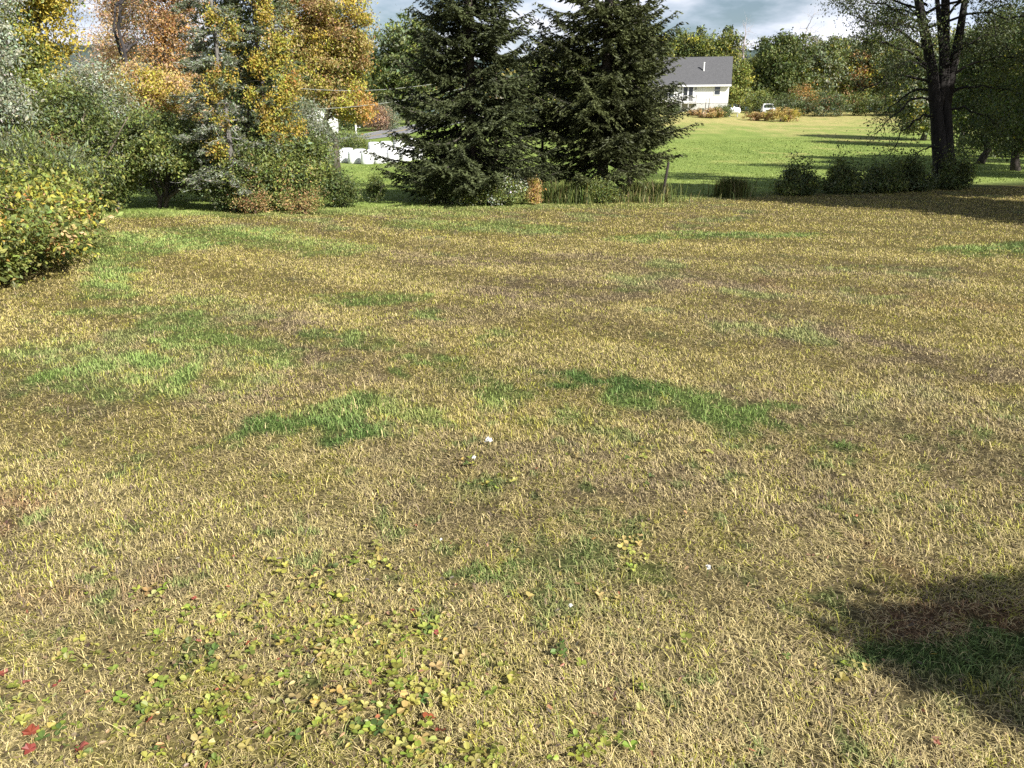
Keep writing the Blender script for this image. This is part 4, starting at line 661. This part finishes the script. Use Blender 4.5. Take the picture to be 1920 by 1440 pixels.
for o in (-3.0, 3.0): ribbon(o - .07, o + .07, .212, (.7, .7, .68), 'road_marking', M_PAINT)
q = int(np.argmin(np.abs(rp[:, 0] - at(718, 112)[0]))); p = rp[q] + sd[q] * 4.3; p[2] = g1(rp[q][0], rp[q][1]) + .1
mbx = thing('mailbox', p, 'white roadside mailbox post with black mailbox on the far verge', 'mailbox'); m = MB(); box(m, (-.09, -.09, -.2), (.09, .09, 1.45), (.8, .8, .78)); m.build('post', M_PAINT, mbx); m = MB(); box(m, (.1, -.12, .95), (.62, .12, 1.02), (.8, .8, .78)); box(m, (.14, -.12, 1.021), (.64, .12, 1.22), (.03, .03, .03)); m.build('box', M_PAINT, mbx)
p = at(603, 116); sh = thing('shed', p, 'small white outbuilding half hidden by wispy shrub at left', 'shed', rz=R(12)); m = MB(); a, b, d_, hh = -2.6, 2.4, 4, 2.3
m.add([(a, 0, -.3), (b, 0, -.3), (b, d_, -.3), (a, d_, -.3), (a, 0, hh), (b, 0, hh), (b, d_, hh), (a, d_, hh), ((a + b) / 2, 0, hh + 1.3), ((a + b) / 2, d_, hh + 1.3)], wht, [(0, 1, 5, 4), (2, 3, 7, 6), (1, 2, 6, 5), (3, 0, 4, 7)], [(4, 5, 8), (6, 7, 9)]); m.build('wall', M_SIDING, sh)
m = MB()
for s in (a - .3, b + .3):
    v = [(s, -.3, hh - .15), ((a + b) / 2, -.3, hh + 1.35), ((a + b) / 2, d_ + .3, hh + 1.35), (s, d_ + .3, hh - .15)]; v += [(x_, y_, z_ + .12) for x_, y_, z_ in v]; m.add(v, (.2, .2, .2), [(0, 1, 2, 3), (4, 7, 6, 5), (0, 4, 5, 1), (1, 5, 6, 2), (2, 6, 7, 3), (3, 7, 4, 0)])
m.build('roof', M_SHINGLE, sh); m = MB(); box(m, (-.5, -.05, -.25), (.5, -.002, 1.9), (.45, .45, .46)); m.build('door', M_PAINT, sh)
pole = thing('utility_pole', at(930, 66), 'wooden utility pole behind the left spruce carrying two wires', 'pole'); m = MB(); tube(m, [(0, 0, -.3), (0, 0, 4), (0, 0, 8.4)], [.15, .14, .11], 10, (.16, .13, .1)); box(m, (-.9, -.06, 7.5), (.9, -.115 + .17, 7.62), (.16, .13, .1)); m.build('post', M_WOOD, pole)
def wire(pts, lab, sag):
    P3 = [np.array([xat(px, Y, zat(py, Y)), Y, zat(py, Y)]) for px, py, Y in pts]; P3 = np.array(P3); t = np.linspace(0, len(P3) - 1, 60); p = np.stack([np.interp(t, np.arange(len(P3)), P3[:, c]) for c in range(3)], 1)
    for _ in range(60): p[1:-1] = (p[:-2] + 2 * p[1:-1] + p[2:]) / 4
    m = MB(); tube(m, p, .011, 5, (.38, .38, .36)); tag(m.build('power_line', M_WIRE), lab, 'wire', 'power lines crossing above the road')
wire([(-120, 232, 26.5), (225, 220, 27), (410, 204, 27.5), (620, 208, 40), (770, 188, 55), (930, 152, 66)], 'lower of the two overhead wires above the road at left', 0)
wire([(-120, 185, 28.5), (250, 170, 29), (430, 151, 30), (620, 174, 42), (760, 168, 56), (930, 138, 66)], 'upper of the two overhead wires above the road at left', 0)
# bales
bm = MB(); prof_ = [(.30, 0), (.56, .0), (.61, .06), (.63, .3), (.635, .6), (.63, .95), (.60, 1.16), (.53, 1.24), (.28, 1.27)]; ns = 22; a_ = np.arange(ns) * 2 * math.pi / ns; rgb = np.random.default_rng(9)
V = np.array([[(r_ * (1 + .012 * rgb.standard_normal())) * math.cos(q_), r_ * (1 + .012 * rgb.standard_normal()) * math.sin(q_), z_ + .008 * rgb.standard_normal()] for r_, z_ in prof_ for q_ in a_]); V = np.vstack([V, (0, 0, 0), (0, 0, 1.28)])
i = np.arange(len(prof_) - 1)[:, None] * ns; j = np.arange(ns)[None]; q = np.stack([i + j, i + (j + 1) % ns, i + ns + (j + 1) % ns, i + ns + j], -1).reshape(-1, 4); k = np.arange(ns); n = len(prof_) * ns
bm.add(V, (.74, .74, .75), q, np.vstack([np.stack([np.full(ns, n), (k + 1) % ns, k], 1), np.stack([np.full(ns, n + 1), n - ns + k, n - ns + (k + 1) % ns], 1)]))
bale = bm.build('hay_bale', M_PLASTIC, smooth=True); first = True
ordn = ['first', 'second', 'third', 'fourth', 'fifth', 'sixth', 'seventh', 'eighth', 'ninth']
def place_bale(px, Y, dz, lab, rot=0, tilt=0):
    global first
    o = bale if first else bale.copy()
    if not first: C.objects.link(o)
    first = False; p = at(px, Y); o.location = (p[0], p[1], p[2] + dz); o.rotation_euler = (tilt, 0, rot); o.scale = (1, 1, 1); tag(o, lab, 'hay bale', 'white wrapped hay bales')
rb = np.random.default_rng(12)
for k, (px, Y) in enumerate([(642, 81.5), (665, 80), (689, 78.6), (713, 79), (737, 80.2), (761, 81.6), (785, 82.6)]): place_bale(px, Y, 0, 'white wrapped bale, %s from the left in the front row' % ordn[k], rb.random() * 6)
for k, (px, Y) in enumerate([(652, 83.4), (676, 82), (700, 81), (724, 81.8), (748, 83), (772, 84.2)]): place_bale(px, Y, .05, 'white wrapped bale, %s from the left in the back row' % ordn[k], rb.random() * 6)
for k, (px, Y) in enumerate([(703, 83.4), (726, 84.2), (749, 85.6), (771, 86.8)]): place_bale(px, Y, .62, 'white wrapped bale, %s from the left of the raised rear bales' % ordn[k], rb.random() * 6)

# ------------------------------------------------------------------ weeds, fallen leaves, flowers on the near lawn
rng = np.random.default_rng(77); wd = MB()
def leaflet(mb, c, u, n, L, W, col):     # broad 6-corner leaflet folded along the midrib
    u = nrm(u); n = nrm(n - u * (n * u).sum(-1, keepdims=True)); v = np.cross(n, u); L = L[:, None]; W = W[:, None]
    pts = [c, c + u * L * .35 + v * W * .42 + n * W * .14, c + u * L * .75 + v * W * .48 + n * W * .16, c + u * L, c + u * L * .75 - v * W * .48 + n * W * .16, c + u * L * .35 - v * W * .42 + n * W * .14]
    m = c.shape[0]; k = np.arange(m)[:, None] * 6; mb.add(np.stack(pts, 1).reshape(-1, 3), np.repeat(col, 6, 0), np.vstack([k + np.array([[0, 1, 2, 3]]), k + np.array([[3, 4, 5, 0]])]))
spots = []
for (px, py, sx, sy, n) in [(700, 1190, 110, 60, 80), (400, 1330, 160, 60, 80), (800, 1350, 90, 60, 80), (550, 1130, 150, 60, 45), (250, 1250, 200, 80, 60), (640, 1260, 140, 60, 70), (450, 1220, 150, 70, 45), (150, 1380, 120, 50, 35), (900, 1400, 140, 40, 35), (1000, 1100, 200, 80, 24), (1150, 840, 60, 25, 20), (880, 880, 40, 25, 12), (1300, 1300, 250, 90, 18)]:
    a = rng.normal(px, sx, n); b = rng.normal(py, sy, n)
    for q in range(0, n, 4):
        if 760 < b[q] < 1560:
            p_ = P(a[q], b[q]); kk = rng.integers(2, 8)
            for _ in range(kk): spots.append((p_[0] + rng.normal(0, .045), p_[1] + rng.normal(0, .055), len(spots) // 5))
spots = np.array(spots); m = len(spots); zz = gz(spots[:, 0], spots[:, 1])
for k in range(3):
    az0 = rng.random(m) * 6.283 if k == 0 else az0
    az = az0 + k * 2.09 + rng.normal(0, .25, m); hgt = .012 + .026 * rng.random(m) if k == 0 else hgt
    c = np.stack([spots[:, 0], spots[:, 1], zz + hgt], 1); u = np.stack([np.cos(az), np.sin(az), .15 + .35 * rng.standard_normal(m)], 1)
    s = rng.uniform(.55, 1.25, m) if k == 0 else s
    colr = palette(rng, [((.24, .28, .05), 3), ((.36, .35, .08), 4), ((.11, .16, .04), 1.1), ((.44, .37, .13), 2.2)], spots[:, 2].astype(int), m, .7, .25) if k == 0 else colr
    leaflet(wd, c, u, np.tile([0, 0, 1.], (m, 1)) + rng.normal(0, .25, (m, 3)), .026 * s, .021 * s, colr * rng.uniform(.85, 1.15, (m, 1)))
tag(wd.build('broadleaf_weeds', M_WEED), 'yellow-green three-leaved weeds scattered through the near dry grass', 'weeds', kind='stuff')
# dead leaf litter
lt = MB(); m = 2300; a = np.concatenate([rng.normal(600, 320, m - 900), rng.uniform(0, 1920, 900)]); b = np.concatenate([rng.normal(1230, 130, m - 900), rng.uniform(880, 1480, 900)]); ok = (b > 820) & (b < 1500); pts = np.array([P(i_, j_) for i_, j_ in zip(a[ok], b[ok])]); m = len(pts)
az = rng.random(m) * 6.283; leaflet(lt, np.stack([pts[:, 0], pts[:, 1], gz(pts[:, 0], pts[:, 1]) + .008 + .026 * rng.random(m)], 1), np.stack([np.cos(az), np.sin(az), rng.normal(0, .35, m)], 1), np.tile([0, 0, 1.], (m, 1)) + rng.normal(0, .5, (m, 3)), rng.uniform(.014, .032, m), rng.uniform(.006, .014, m), palette(rng, [((.42, .33, .15), 3), ((.24, .17, .09), 3), ((.34, .30, .08), 2.2), ((.10, .075, .05), 2.2), ((.36, .14, .08), .3)], np.arange(m), m, 1, .25))
tag(lt.build('leaf_litter', M_WEED), 'small dry curled leaves littering the near grass', 'leaf litter', kind='stuff')
def maple(seed, size, col):
    r = np.random.default_rng(seed); ang = np.radians([-90, -60, -25, -5, 12, 38, 55, 72, 90]); rad = [.34, .55, .74, .60, .84, .92, .64, .78, 1.0]
    out = [(rr_ * math.cos(a_), rr_ * math.sin(a_)) for a_, rr_ in zip(ang, rad)]; out += [(-x_, y_) for x_, y_ in out[-2:0:-1]]
    V = [(0, 0, .0)] + [(x_ * size * .5, y_ * size * .5, size * (.10 * abs(x_) + .12 * r.standard_normal() * .6 + .1 * y_ * y_)) for x_, y_ in out]; n = len(out); mb = MB(); mb.add(V, col, None, [(0, k + 1, (k + 1) % n + 1) for k in range(n)])
    return mb
LV = [(188, 1368 - 0, .075, RD, 'red maple leaf lying left of its folded neighbour in the bottom left corner'), (58, 1417, .06, (.36, .07, .05), 'dark red fallen leaf nearest the bottom left corner'), (152, 1415, .07, (.40, .09, .06), 'folded red fallen leaf at the bottom edge left of centre'), (281, 1362, .045, (.42, .1, .06), 'small red leaf upright among weeds left of bottom centre'), (365, 1132, .035, (.5, .12, .08), 'small bright red leaf on pale straw at mid left'), (804, 1353, .07, (.5, .12, .05), 'orange-red leaf beside green weeds at bottom centre'), (828, 1381, .06, (.42, .1, .07), 'pinkish red leaf just below the orange-red leaf'), (773, 1155, .035, (.45, .09, .05), 'tiny red leaf above the centre weed patch'), (820, 1195, .035, (.45, .10, .08), 'tiny crimson leaf right of the centre weed patch'), (8, 1272, .06, (.42, .1, .06), 'red leaf at the left edge of the photo'), (50, 1290, .045, (.48, .13, .1), 'small pale red leaf near the left edge'), (110, 1292, .05, (.46, .1, .07), 'curled red leaf right of the small pale red leaf'), (375, 1212, .035, (.5, .16, .1), 'small salmon leaf beside lime weeds'), (466, 1217, .04, (.42, .1, .05), 'narrow red leaf right of the salmon leaf'), (255, 1155, .035, (.38, .09, .05), 'small dark red leaf above the lime weeds at left'), (1623, 1060, .05, (.24, .15, .09), 'curled brown leaf above the near shadow'), (1755, 1405, .04, (.38, .12, .07), 'small rusty leaf near the bottom right'), (425, 1295, .03, (.48, .16, .1), 'tiny pink leaf right of the left weeds')]
for k, (px, py, s, col, lab) in enumerate(LV):
    if k == 0: px, py = 60, 1385
    p = P(px, py); o = maple(800 + k, s * .9, np.array(col) * np.array([.72, .85, .9])).build('fallen_leaf', M_WEED, loc=(p[0], p[1], p[2] + .026)); rr_ = np.random.default_rng(k); o.rotation_euler = (rr_.normal(.25, .2), rr_.normal(0, .3), rr_.random() * 6.28); tag(o, lab, 'leaf', 'red fallen leaves on the lawn' if k != 15 else None)
for k, (px, py, s, lab) in enumerate([(915, 840, .044, 'largest white flower, standing in the dry grass at centre'), (888, 873, .024, 'small white flower left below the largest white flower'), (1325, 1083, .026, 'white flower in dry grass left of the near shadow'), (1068, 1155, .016, 'tiny white flower among green tufts below centre'), (826, 1029, .014, 'tiny white flower left of the green tufts')]):
    p = P(px, py); rt = thing('white_flower', (p[0], p[1], p[2]), lab, 'flower', 'white flowers in the lawn'); m = MB(); tube(m, [(0, 0, 0), (.004, 0, .05)], .0016, 5, (.12, .18, .05)); m.build('stem', M_WEED, rt); m = MB(); nn = 22; r_ = np.random.default_rng(k); d = nrm(r_.standard_normal((nn, 3)) + np.array([0, -.2, .8])); leaves(m, np.array([.004, 0, .053]) + d * s * .3, d, r_.standard_normal((nn, 3)), s * .75, s * .42, np.tile([.9, .9, .88], (nn, 1))); m.build('petals', M_PETAL, rt)

# ------------------------------------------------------------------ light, sky, camera
SEL, SAZ = R(36), R(-48)                                   # elevation; azimuth from +X toward -Y
sv = Vector((math.cos(SEL) * math.cos(SAZ), math.cos(SEL) * math.sin(SAZ), math.sin(SEL)))
L_ = bpy.data.lights.new('sun', 'SUN'); L_.energy = 5.0; L_.angle = R(.55); L_.color = (1, .965, .905); so = bpy.data.objects.new('sun', L_); C.objects.link(so); so.rotation_euler = sv.to_track_quat('Z', 'Y').to_euler()
w = bpy.data.worlds.new('World'); sc.world = w; w.use_nodes = True; N = w.node_tree.nodes; L = w.node_tree.links
sky = N.new('ShaderNodeTexSky'); sky.sky_type = 'NISHITA'; sky.sun_disc = False; sky.sun_elevation = SEL; sky.sun_rotation = math.atan2(sv.x, sv.y); sky.air_density = 1.0; sky.dust_density = 1.2
tc = N.new('ShaderNodeTexCoord'); sx = N.new('ShaderNodeSeparateXYZ'); L.new(tc.outputs['Generated'], sx.inputs[0])
def mth(op, a, b=None):
    n = N.new('ShaderNodeMath'); n.operation = op
    for k, v in enumerate((a, b)):
        if v is None: continue
        if isinstance(v, (int, float)): n.inputs[k].default_value = v
        else: L.new(v, n.inputs[k])
    return n.outputs[0]
zz_ = mth('ADD', mth('MAXIMUM', sx.outputs['Z'], 0.0), .22); cx = N.new('ShaderNodeCombineXYZ'); L.new(mth('DIVIDE', sx.outputs['X'], zz_), cx.inputs[0]); L.new(mth('DIVIDE', sx.outputs['Y'], zz_), cx.inputs[1])
n1 = N.new('ShaderNodeTexNoise'); n1.inputs['Scale'].default_value = 1.05; n1.inputs['Detail'].default_value = 7; n1.inputs['Roughness'].default_value = .55; L.new(cx.outputs[0], n1.inputs['Vector'])
r1 = N.new('ShaderNodeValToRGB'); r1.color_ramp.elements[0].position = .40; r1.color_ramp.elements[0].color = (0, 0, 0, 1); r1.color_ramp.elements[1].position = .56; r1.color_ramp.elements[1].color = (1, 1, 1, 1); L.new(n1.outputs['Fac'], r1.inputs[0])
n2 = N.new('ShaderNodeTexNoise'); n2.inputs['Scale'].default_value = 2.1; n2.inputs['Detail'].default_value = 6; L.new(cx.outputs[0], n2.inputs['Vector'])
r2 = N.new('ShaderNodeValToRGB'); r2.color_ramp.elements[0].position = .36; r2.color_ramp.elements[0].color = (7.8, 9.1, 11.6, 1); r2.color_ramp.elements[1].position = .60; r2.color_ramp.elements[1].color = (12.6, 12.6, 13.6, 1); L.new(n2.outputs['Fac'], r2.inputs[0])
mx = N.new('ShaderNodeMixRGB'); L.new(mth('MULTIPLY', r1.outputs[0], mth('SUBTRACT', 1.0, mth('MULTIPLY', mth('MINIMUM', mth('MAXIMUM', mth('SUBTRACT', sx.outputs['Z'], .22), 0.0), .3), 2.6))), mx.inputs[0]); L.new(sky.outputs[0], mx.inputs[1]); L.new(r2.outputs[0], mx.inputs[2]); L.new(mx.outputs[0], N['Background'].inputs['Color']); N['Background'].inputs['Strength'].default_value = .05
cam = bpy.data.cameras.new('camera'); co = bpy.data.objects.new('camera', cam); C.objects.link(co); co.location = (0, 0, CH); co.rotation_euler = (math.pi / 2 - PITCH, 0, 0); cam.sensor_width = 36; cam.lens = F / 1920 * 36; cam.clip_end = 10000; cam.clip_start = .05; sc.camera = co
sc.view_settings.view_transform = 'Standard'; sc.view_settings.look = 'None'; sc.view_settings.exposure = .95; sc.view_settings.gamma = 1
sc.cycles.use_denoising = False; sc.cycles.max_bounces = 5; sc.cycles.diffuse_bounces = 3; sc.cycles.transmission_bounces = 3; sc.cycles.glossy_bounces = 2
